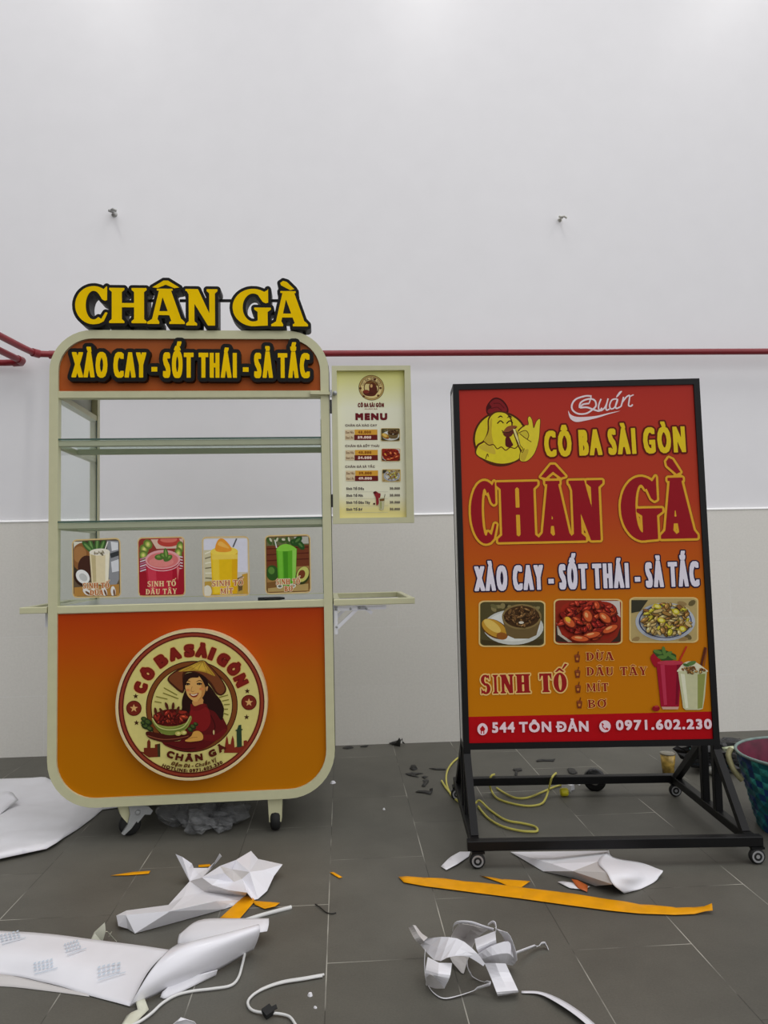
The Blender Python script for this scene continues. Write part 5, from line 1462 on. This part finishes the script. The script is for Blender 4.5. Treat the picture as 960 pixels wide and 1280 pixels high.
mb = MB(); flat_sheet(mb, [(315, 1125.5), (330, 1127), (350, 1128.5), (344, 1133, .006), (331, 1136), (319, 1131)], orange, .004, .003, .012, 20, 2)
tag(mb.build('orange_film_scrap', thick=.0006), 'small leaf shaped orange scrap beside the wide orange strip', 'scrap', 'orange film offcuts')
for lb, px in (('thin faded orange sliver alone on the tiles in front of the turned wheel', [(138, 1094.5), (165, 1090), (188, 1088.5), (186, 1092), (160, 1094)]), ('tiny orange sliver behind the crumpled paper', [(248, 1081), (262, 1080), (264, 1083), (248, 1084)]), ('tiny orange scrap on the tile joint between cart and standing sign', [(412, 1090.5), (417, 1090), (428, 1096.5), (424, 1097.5)])):
    mb = MB(); flat_sheet(mb, px, orange, .003, .001, .012, 20, 5); tag(mb.build('orange_film_scrap', thick=.0006), lb, 'scrap', 'orange film offcuts')
wcord = mat('white_plastic_cord', (222, 222, 220), .4)
mb = MB(); mb.tube(smooth_pts([fl(308, 1150, .004), fl(330, 1143, .005), (fl(364, 1134, .004))], 4), .0055, wcord, 8)
tag(mb.build('white_stick'), 'thin straight white strip lying past the orange scrap', 'strip')
mb = MB(); clearish = mat('yellowish_film', (216, 216, 196), .3)
flat_sheet(mb, [(112, 1178, .004), (118, 1165, .02), (131, 1153, .05), (133, 1165, .03), (140, 1164, .02), (136, 1171, .012), (146, 1177, .003), (128, 1178, .003)], clearish, .01, .008, .012, 30, 4, True)
tag(mb.build('film_scrap', thick=.0005), 'crumpled yellowish film scrap behind the rolled backing paper', 'scrap')
# white cables
mb = MB(); mb.tube(smooth_pts([fl(306, 1192, .012), fl(303, 1205, .006), fl(298, 1222, .005), fl(288, 1232, .005), fl(265, 1236, .005), fl(240, 1239, .005), fl(220, 1244, .005), fl(203, 1254, .005), fl(190, 1266, .006), fl(176, 1276, .006), fl(160, 1284, .006)], 5), .0032, wcord, 8)
mb2 = MB(); flat_sheet(mb2, [(168, 1247, .006), (179, 1243, .006), (186, 1262, .004), (174, 1274, .003), (168, 1282, .003), (150, 1284, .003), (158, 1270, .004), (172, 1262, .008)], clearish, .006, .004, .012, 20, 9)
tag(mb2.build('film_scrap', thick=.0005), 'pale film scrap poking out in front of the folded tip of the backing paper', 'scrap')
tag(mb.build('white_cable'), 'white cable curving out from under the rolled backing paper', 'cable')
mb = MB(); path = smooth_pts([fl(440, 1216, .005), fl(403, 1220, .005), fl(380, 1224, .005), fl(350, 1229, .005), fl(325, 1238, .005), fl(312, 1248, .005), fl(310, 1256, .005), fl(316, 1263, .005), fl(330, 1266, .006), fl(348, 1267, .006), (fl(362, 1271, .005)), fl(370, 1282, .005)], 5)
path = [p for p in path]; path[0:0] = []
mb.tube(path[5:], .0030, wcord, 8); mb.tube([p + Vector((.004, .006, 0)) for p in path[5:22]], .0026, wcord, 8)
cab = mb.build('tied_cable'); tag(cab, 'looped white cable with a black tie near the bottom edge', 'cable')
mb = MB(); mb.beam(fl(330, 1268, .008), fl(340, 1261, .012), .02, .012, rubber); mb.beam(fl(336, 1263, .012), fl(346, 1258, .016), .008, .004, rubber); mb.build('cable_tie', cab)
mb = MB(); flat_sheet(mb, [(214, 1282, .004), (222, 1277, .02), (232, 1274.5, .02), (243, 1277, .016), (248, 1284, .004)], paper, .01, .008, .012, 30, 8, True)
tag(mb.build('tissue_scrap', thick=.0006), 'crumpled white tissue cut off by the bottom edge', 'scrap')
rng = random.Random(21)
for x, y, s, lb in ((388, 1244.5, .012, 'tiny white chip nearest the black cable tie'), (394, 1260, .007, 'tiny white crumb in front of the looped white cable'), (480, 1012, .012, 'tiny white chip on the open tiles beside the cart'), (416, 979, .02, 'white paper crumb by the cart corner'), (724, 981, .009, 'tiny white crumb beside the yellow plug')):
    mb = MB(); p = fl(x, y, 0); P = [(p.x + s * .7 * math.cos(q) * rng.uniform(.5, 1), p.y + s * .7 * math.sin(q) * rng.uniform(.5, 1)) for q in np.arange(0, 6.28, .9)]
    k = len(P); mb.add([(u_, v_, .0) for u_, v_ in P] + [(p.x + (u_ - p.x) * .6, p.y + (v_ - p.y) * .6, s * .45) for u_, v_ in P], [[i, (i + 1) % k, k + (i + 1) % k, k + i] for i in range(k)] + [list(range(k, 2 * k))], paper)
    tag(mb.build('paper_crumb'), lb, 'crumb', 'white crumbs on the floor')

# big sheet under the cart's corner
mb = MB(); flat_sheet(mb, [(-60, 978), (0, 973.5), (57, 971.5), (75, 985), (150, 1000), (200, 1003), (128, 1012), (118, 1021), (98, 1036), (80, 1047, .006), (70, 1054, .012), (58, 1061, .01), (30, 1067, .012), (0, 1073.5, .012), (-60, 1085, .01)], paper, .003, .013, .03, 5.2, 3)
flat_sheet(mb, [(-40, 990, .03), (0, 993, .03), (16, 991, .045), (23, 1000, .03), (10, 1010, .02), (0, 1018, .016), (-40, 1030, .02)], paper, .03, .012, .03, 10, 6)
tag(mb.build('paper_sheet', thick=.0006), 'large creased white sheet pushed under the bottom corner of the cart', 'paper')
# clear plastic bag under the cart
film = glass('clear_film', (.80, .80, .80), .55)
film_solid = mat('cloudy_film', (128, 129, 130), .12, 0, .45, 26, .6); film_solid.node_tree.nodes['Principled BSDF'].inputs['Alpha'].default_value = .42
mb = MB(); c0 = fl(250, 1040, 0); rng = random.Random(4)
for k, (dx, dy, r_) in enumerate(((-.11, .10, .07), (-.03, .07, .085), (-.0, .0, .06), (.07, .04, .06), (.1, .10, .075), (.03, .13, .08), (.075, .0, .045))):
    nu, nv = 10, 15; G = []
    for i in range(nu + 1):
        row = []
        for j in range(nv + 1):
            th = math.pi * i / nu; ph = 2 * math.pi * j / nv; d = Vector((math.sin(th) * math.cos(ph), math.sin(th) * math.sin(ph), math.cos(th)))
            q = d * 2.6 + Vector((k * 7, 0, 0)); rr = r_ * (.8 + .5 * noise.noise(q * .6) + .22 * abs(noise.noise(q * 1.2)))
            p = Vector((c0.x + dx, c0.y + dy, r_ * .55)) + Vector((d.x * rr, d.y * rr, d.z * rr * .7)); p.z = max(.002, min(p.z, .112)); row.append(p)
        G.append(row)
    mb.grid(G, film_solid, False)
tag(mb.build('plastic_bag'), 'crumpled clear plastic bag on the floor underneath the cart', 'bag')

# under and in front of the sign
mb = MB()
z6 = lambda x, y: (540 + x / 2.667, 1050 + y / 2.667)
facets(mb, z6, dict(a=(262, 40, .004), b=(590, 36, .03), c=(552, 72, .05), d=(400, 80, .028), e=(370, 104, .002), f=(470, 104, .030), g=(582, 108, .055), h=(602, 148, .035), i=(545, 153, .004), j=(470, 126, .002), m=(420, 55, .014)), ['abm', 'bcm', 'amd', 'mcd', 'ade', 'dfe', 'dcf', ('efj', paper_back_shade), ('fcg', paper_back_shade), ('fgh', paper_back_shade), ('fhij', paper_back_shade)], paper)
Surf([[z6(588, 34) + (.03,), z6(553, 72) + (.051,), z6(582, 108) + (.056,), z6(604, 148) + (.036,), z6(640, 178) + (.003,)], [z6(606, 58) + (.018,), z6(640, 88) + (.048,), z6(655, 118) + (.046,), z6(662, 150) + (.02,), z6(668, 172) + (.003,)], [z6(690, 75) + (.008,), z6(706, 95) + (.02,), z6(712, 120) + (.018,), z6(704, 145) + (.008,), z6(697, 163) + (.002,)], [z6(770, 102) + (.02,), z6(768, 108) + (.016,), z6(758, 120) + (.01,), z6(750, 132) + (.006,), z6(738, 142) + (.003,)]]).mesh(mb, paper, 20, 16, .002, 9, 5)
tag(mb.build('curled_paper', thick=.0006), 'white paper sheet curled up below the front beam of the standing sign', 'paper')
mb = MB(); flat_sheet(mb, [(697, 1102.5), (704, 1101.5), (722, 1105), (738, 1108), (730, 1112), (712, 1110)], paper, .004, .002, .014, 16, 2)
tag(mb.build('paper_scrap', thick=.0006), 'small white paper scrap tucked beneath the curled white sheet', 'scrap')
mb = MB(); flat_sheet(mb, [(714, 1099, .012), (722, 1100, .014), (735, 1107, .006), (734, 1115, .003), (722, 1110, .006)], mat('rust_film', (190, 96, 40), .45), .006, .002, .012, 16, 2)
tag(mb.build('orange_film_scrap', thick=.0006), 'rusty orange scrap between the white scrap and the curled sheet', 'scrap', 'orange film offcuts')
mb = MB(); flat_sheet(mb, [(551, 1083), (564, 1070.5, .006), (575, 1064.5, .008), (588, 1064.5, .005), (586, 1070.5, .004), (572, 1080, .006), (558, 1087.5)], paper, .004, .002, .015, 14, 3)
tag(mb.build('paper_scrap', thick=.0006), 'small white paper strip lying behind the near caster of the sign', 'scrap')
mb = MB()
top_ = [(498, 1096), (530, 1097), (580, 1101.5), (650, 1109), (700, 1115), (760, 1124), (800, 1130.5), (845, 1134.5), (868, 1134), (880, 1133, .012), (890, 1129, .02)]
bot_ = [(505, 1103), (530, 1107.5), (580, 1114), (650, 1123), (700, 1130), (760, 1138), (800, 1142), (845, 1143.5), (868, 1142.5), (882, 1139, .008), (891, 1138, .012)]
flat_sheet(mb, top_ + bot_[::-1], orange, .004, .003, .014, 22, 5)
tag(mb.build('orange_film_strip', thick=.0006), 'long orange film strip stretched across the tiles before the standing sign', 'strip')
mb = MB(); flat_sheet(mb, [(599, 1094.5), (630, 1099.5), (663, 1101.5, .006), (655, 1107), (646, 1112.5), (625, 1103)], orange, .003, .002, .014, 22, 6)
tag(mb.build('orange_film_scrap', thick=.0006), 'triangular orange scrap just behind the long orange strip', 'scrap', 'orange film offcuts')

# tangle of paper strips
tz = lambda x, y, z: (500 + x / 3.692, 1140 + y / 3.692, z)
tang = empty('paper_strip_tangle', fl(585, 1200, 0)); tag(tang, 'tangled heap of curling white paper strips on the open floor', 'paper')


def strip(rows, m=paper, nu=9, nv=2):
    mb = MB(); Surf([[tz(*q) for q in r] for r in rows]).mesh(mb, m, nu, nv, smooth=False); child(mb, 'paper_strip', tang, thick=.0007)


strip([[(40, 72, .05), (60, 60, .07), (72, 62, .07)], [(66, 122, .05), (85, 105, .06), (100, 98, .05)], [(92, 150, .03), (110, 135, .05), (128, 118, .05)]], paper_back_shade)
strip([[(95, 152, .03), (125, 122, .06)], [(165, 226, .05), (200, 115, .085)], [(232, 206, .07), (280, 128, .09)], [(312, 206, .07), (352, 186, .08)], [(385, 250, .06), (392, 238, .065)]], glossy)
strip([[(128, 208, .05), (180, 235, .055), (240, 236, .05)], [(118, 275, .04), (175, 290, .05), (230, 298, .04)], [(122, 340, .004), (160, 320, .02), (205, 352, .004)]], paper)
strip([[(118, 335, .006), (160, 352, .003), (205, 353, .004)], [(122, 300, .03), (140, 288, .045), (160, 300, .04)]], paper_back_shade, 8, 6)
strip([[(275, 52, .10), (340, 62, .09), (405, 82, .08)], [(238, 108, .05), (300, 120, .03), (350, 130, .05)], [(228, 205, .02), (270, 210, .02), (312, 225, .02)], [(282, 280, .003), (288, 283, .003), (294, 284, .003)]], paper_back_shade)
strip([[(345, 125, .08), (440, 88, .10)], [(352, 165, .085), (443, 125, .10)], [(362, 192, .07), (446, 156, .08)]], glossy)
strip([[(438, 72, .11), (455, 84, .11)], [(470, 105, .09), (500, 98, .10)], [(486, 145, .06), (525, 150, .07)], [(488, 190, .03), (541, 218, .035)], [(470, 236, .01), (520, 247, .006)]], paper)
strip([[(352, 200, .07), (365, 222, .05), (388, 240, .03)], [(420, 158, .09), (425, 200, .07), (430, 240, .03)], [(500, 135, .08), (495, 190, .06), (480, 240, .02)], [(515, 180, .06), (525, 210, .04), (500, 240, .01)]], glossy)
strip([[(390, 236, .05), (440, 236, .055), (488, 238, .05)], [(420, 305, .025), (465, 298, .03), (516, 300, .025)], [(445, 370, .02), (500, 365, .02), (545, 362, .02)], [(452, 388, .003), (500, 380, .003), (545, 370, .003)]], paper)
for k, (pts, wd) in enumerate(((((243, 84, .08), (250, 58, .1), (275, 47, .11), (330, 50, .11), (390, 70, .1), (432, 82, .1)), .012), (((405, 60, .1), (425, 46, .11), (440, 55, .11), (442, 90, .1), (430, 110, .09)), .01), (((116, 178, .05), (113, 240, .03), (120, 310, .01), (150, 365, .004), (200, 395, .004), (270, 382, .006), (340, 358, .01), (418, 332, .03)), .012), (((310, 222, .06), (312, 255, .04), (330, 290, .01), (365, 312, .006), (418, 326, .02)), .010), (((534, 190, .03), (570, 176, .02), (620, 158, .012), (668, 145, .012), (684, 172, .003)), .014))):
    P = smooth_pts([fl(*tz(*q)) for q in pts], 5); mb = MB()
    mb.grid([[p + Vector((0, -wd * .3, wd * .4 if p.z > .012 else 0)), p + Vector((0, wd * .3, -min(wd * .4, p.z * .6)))] for p in P], paper); child(mb, 'paper_strip', tang, thick=.0012)
P = [[tz(560, 364, .003), tz(560, 374, .003)], [tz(650, 368, .004), tz(645, 380, .006)], [tz(740, 402, .004), tz(732, 424, .012)], [tz(835, 462, .003), tz(822, 486, .012)], [tz(920, 535, .003), tz(905, 560, .012)]]
mb = MB(); Surf(P).mesh(mb, glossy, 22, 3); tag(mb.build('paper_ribbon', thick=.0006), 'narrow white ribbon arching away from the tangled strips to the bottom edge', 'ribbon')

# yellow extension cable around the sign's base
ycord = mat('yellow_cable', (206, 196, 92), .4, 0, .06, 30)
yp = empty('extension_cable', fl(640, 1010, 0)); tag(yp, 'yellow extension cable looped over the rear beam of the sign base', 'cable')
mb = MB()


def run(*pts, r=.0042): mb.tube(smooth_pts([fl(*q) for q in pts], 6), r, ycord, 8)


run((577, 944, .006), (566, 953, .006), (559, 964, .006), (558, 978, .006), (563, 992, .006), (572, 1001, .006), (584, 1007.5, .006), (594, 1004, .01), (600, 1001, .02), (612, 1012, .006), (632, 1025, .006), (652, 1029, .006), (668, 1033, .006), (672, 1037.5, .006), (668, 1039.5, .006), (650, 1038.5, .006), (628, 1033, .006), (612, 1024, .006), (603, 1015, .006), (598, 1008, .006))
run((552, 976, .006), (557, 984, .006), (564, 993, .006))
RB = BZ + .036
run((618, 968, RB), (614, 970, RB), (612, 978, .06), (614, 988, .012), (622, 998, .006), (640, 1004.5, .006), (660, 1007.5, .006), (676, 1005, .006), (682, 998, .012), (686, 986, .04), (690, 972, RB), (695, 966.5, RB))
run((621, 985, .006), (632, 992, .006), (645, 997.5, .006), (660, 997, .006), (678, 990, .006), (692, 984, .006), (704, 981, .008), (711, 981, .012))
child(mb, 'cord', yp)
mb = MB(); p = fl(705, 990, .016); mb.lathe([(0, -.014), (.013, -.014), (.016, -.008), (.016, .012), (.012, .016), (0, .016)], mat('yellow_plug', (226, 214, 40), .35), 18, tuple(p), 'x')
mb.lathe([(0, .016), (.005, .016), (.005, .03), (0, .03)], steel, 8, tuple(p), 'x'); child(mb, 'plug', yp)
mb = MB(); mb.beam(fl(704, 981, .012), fl(716, 984.5, .012), .022, .02, white_metal); child(mb, 'socket', yp)
# tape roll, cup, bag, basket
p = fl(747, 991, 0) + Vector((0, .03, 0)); mb = MB(); mb.lathe([(.020, -.014), (.044, -.014), (.044, .014), (.020, .014), (.020, -.014)], mat('black_tape', (20, 20, 21), .25), 36, (0, 0, .044), 'y'); to = mb.build('tape_roll', None, loc=(p.x, p.y, 0), rot=(0, 0, -.25)); tag(to, 'black tape roll standing on edge beneath the rear beam of the sign', 'tape')
mb = MB(); mb.lathe([(0, -.010), (.0195, -.010), (.0195, .013), (0, .013)], mat('card_core', (190, 186, 178), .7), 30, (0, 0, .044), 'y'); mb.build('core', to)
p = fl(835.5, 967, 0); mb = MB(); cup_m = mat('murky_cup', (170, 140, 66), .25, 0, .5, 45)
mb.lathe([(0, 0), (.024, 0), (.032, .085), (.0315, .085), (.0, .08)], cup_m, 24); cu = mb.build('plastic_cup', None, loc=tuple(p)); tag(cu, 'small plastic cup with brown yellow contents behind the sign base', 'cup')
mb = MB(); mb.lathe([(.0322, .084), (.0335, .085), (.0335, .089), (.026, .091), (0, .091)], mat('clear_lid', (126, 120, 104), .2), 24); mb.build('lid', cu)
p = fl(952, 1041, 0); bx, by = 1.603, -1.37
mb = MB(); nu, nv = 11, 44; G = []
weave_a = mat('teal_weave', (20, 104, 112), .45, 0, .45, 30); weave_b = mat('deep_blue_weave', (26, 62, 120), .5, 0, .3, 22); weave_c = mat('green_weave', (52, 146, 138), .45, 0, .4, 30)
bask = empty('woven_basket', (bx, by, 0)); tag(bask, 'woven teal plastic basket with a magenta inside, cut by the picture edge', 'basket')
rngb = random.Random(9)
R0, R1, HB = .168, .230, .258
for i in range(nu):
    for j in range(nv):
        h0, h1 = HB * i / nu, HB * (i + 1) / nu; q0, q1 = 2 * math.pi * j / nv, 2 * math.pi * (j + 1) / nv; over = (i + j) % 2
        e = .0035 if over else -.0015; r = lambda h: R0 + (R1 - R0) * (h / HB) ** .9
        hm, qm = (h0 + h1) / 2, (q0 + q1) / 2; vs = []
        for h, q, d in ((h0, q0, 0), (h0, q1, 0), (h1, q1, 0), (h1, q0, 0), (hm, qm, e)): vs.append(((r(h) + d) * math.cos(q), (r(h) + d) * math.sin(q), h))
        mb.add(vs, [(0, 1, 4), (1, 2, 4), (2, 3, 4), (3, 0, 4)], rngb.choice([weave_a, weave_a, weave_c, weave_b]) if over else rngb.choice([weave_a, weave_b]), False)
mb.add([(R0 * math.cos(2 * math.pi * j / 32), R0 * math.sin(2 * math.pi * j / 32), .002) for j in range(32)], [list(range(32))], weave_a)
mb.build('basket_body', bask)
mb = MB(); mb.lathe([(R0 - .006, .006), (R1 - .006, HB - .002)], mat('magenta_lining', (104, 28, 54), .5, 0, .35, 26), 48); mb.lathe([(0, .006), (R0 - .006, .006)], mat('magenta_lining', (104, 28, 54)), 48); mb.build('lining', bask)
mb = MB(); mb.tube([((R1 - .001) * math.cos(q), (R1 - .001) * math.sin(q), HB) for q in np.linspace(0, 2 * math.pi, 60, endpoint=False)], .0055, mat('pale_rim', (120, 140, 134), .5, 0, .2), 8, True); mb.build('rim', bask)
mb = MB(); q = math.radians(172); hx, hy = R1 * math.cos(q), R1 * math.sin(q); mb.tube(smooth_pts([Vector((hx, hy + .06, HB)), Vector((hx - .02, hy + .04, HB - .02)), Vector((hx - .018, hy + .01, HB - .06)), Vector((hx + .004, hy, HB - .09))], 6), .010, mat('dull_strap', (150, 144, 104), .6, 0, .2), 8); mb.build('handle', bask)


def lump(name, c, rx, ry, rz, m, seed, lb, cat, nu=16, nv=26, amp=.5):
    mb = MB(); G = []
    for i in range(nu + 1):
        row = []
        for j in range(nv + 1):
            th = math.pi * i / nu; ph = 2 * math.pi * j / nv; d = Vector((math.sin(th) * math.cos(ph), math.sin(th) * math.sin(ph), math.cos(th))); q = d * 1.9 + Vector((seed, seed, 0))
            k = .75 + amp * noise.noise(q) + amp * .6 * abs(noise.noise(q * 2.6)); row.append(Vector((d.x * rx * k, d.y * ry * k, max(.001, rz + d.z * rz * k) if True else 0)))
        G.append(row)
    mb.grid(G, m, False); o = mb.build(name, None, loc=(c.x, c.y, 0)); tag(o, lb, cat); return o


blackbag = mat('black_film', (24, 24, 26), .22, 0, .2, 20)
c1 = fl(906, 932, .115); lump('rubbish_bag', Vector((c1.x, c1.y + .04, 0)), .20, .12, .075, blackbag, 2.3, 'glossy black plastic bag slumped against the wall behind the basket', 'bag')
mb = MB(); a_ = fl(868, 951, .018); b_ = fl(899, 968, .018); mb.tube([a_ + Vector((0, -.10, 0)) * 0, (a_ + b_) / 2 + Vector((0, 0, .002)), b_], .017, mat('pale_tube', (206, 206, 200), .35), 12)
tag(mb.build('paper_tube'), 'short pale tube lying beside the black bag behind the sign', 'tube')
mb = MB(); flat_sheet(mb, [(902, 934, .115), (925, 931, .12), (936, 926, .125), (940, 932, .12), (922, 936, .11), (904, 937, .105)], mat('pale_green_card', (206, 212, 176), .5), .115, .004, .02, 10, 2)
tag(mb.build('green_card', thick=.001), 'pale green strip of card lying on the black bag', 'card')
mb = MB(); flat_sheet(mb, [(861, 934, .105), (873, 930, .11), (876, 937, .105), (864, 940, .10)], mat('teal_card', (70, 120, 120), .4), .10, .004, .02, 10, 2); tag(mb.build('teal_wrapper', thick=.001), 'small teal wrapper on the black bag, seen under the sign board', 'wrapper')

# black tape scraps by the wall
tape = mat('black_scrap', (30, 29, 27), .5, 0, .2)
SC = [('flat black tape scrap by the wall nearest the cart', [(428, 935), (433, 932.5), (439, 932), (442, 934.5), (434, 936)]), ('thin black tape sliver at the foot of the wall', [(450, 933.5), (456, 931.5), (461, 931.5), (458, 933.5)]),
      ('knotted black tape scrap touching the wall', [(486, 929), (494, 926, .012), (500, 925, .03), (499, 922, .045), (503, 922.5, .045), (503, 929, .012), (507, 930), (500, 933.5), (492, 931.5)]),
      ('round black tape scrap in the middle of the tape scraps', [(512, 961), (514, 956, .012), (519, 956, .012), (522, 961), (517, 963)]), ('thin forked black tape scrap on the tiles', [(506, 967), (514, 965.5), (529, 966.5), (518, 968.5), (524, 971.5), (513, 969.5)]),
      ('small bent black tape scrap beside the forked one', [(527, 971), (531, 969.5), (535, 970.5), (531, 973)]), ('hooked black tape scrap in line with the others', [(527, 982.5), (530, 977), (528, 975), (535, 974), (536, 976.5), (531, 983)]),
      ('largest black tape scrap with an upturned end', [(519, 990), (524, 987.5), (533, 988, .006), (537, 989), (537, 986, .01), (541, 985, .014), (541, 988.5, .006), (538, 993), (531, 991)]), ('straight black tape sliver ending at the yellow cable', [(536, 960.5), (545, 960), (557, 960.5), (557, 962), (545, 962)]),
      ('black T shaped tape scrap seen under the sign board', [(641, 962), (642, 960.5), (652, 960), (652.5, 963), (647, 964), (646.5, 969), (643.5, 969), (644, 963.5)]), ('long black tape sliver seen under the middle of the sign board', [(670, 950.5), (676, 948.5), (686, 949), (694, 948.5), (692, 951.5), (680, 951), (671, 952)]), ('curly black tape scrap just behind the rear beam', [(709, 961), (712, 959.5), (718, 961), (722, 966), (716, 967.5), (711, 966)])]
for lb, px in SC:
    mb = MB(); flat_sheet(mb, px, tape, .003, .002, .015, 30, 2); tag(mb.build('tape_scrap', thick=.001), lb, 'tape scrap', 'black tape scraps on the floor')

mb = MB(); mb.tube(smooth_pts([fl(394, 1130, .002), fl(400, 1134, .004), (fl(407, 1140, .003)), fl(414, 1142, .003), fl(420, 1141, .002)], 5), .0016, tape, 6); tag(mb.build('black_thread'), 'thin black thread lying on the tile joint past the white stick', 'thread')

# the lettering helper leaves the scene
bpy.data.objects.remove(_fo)
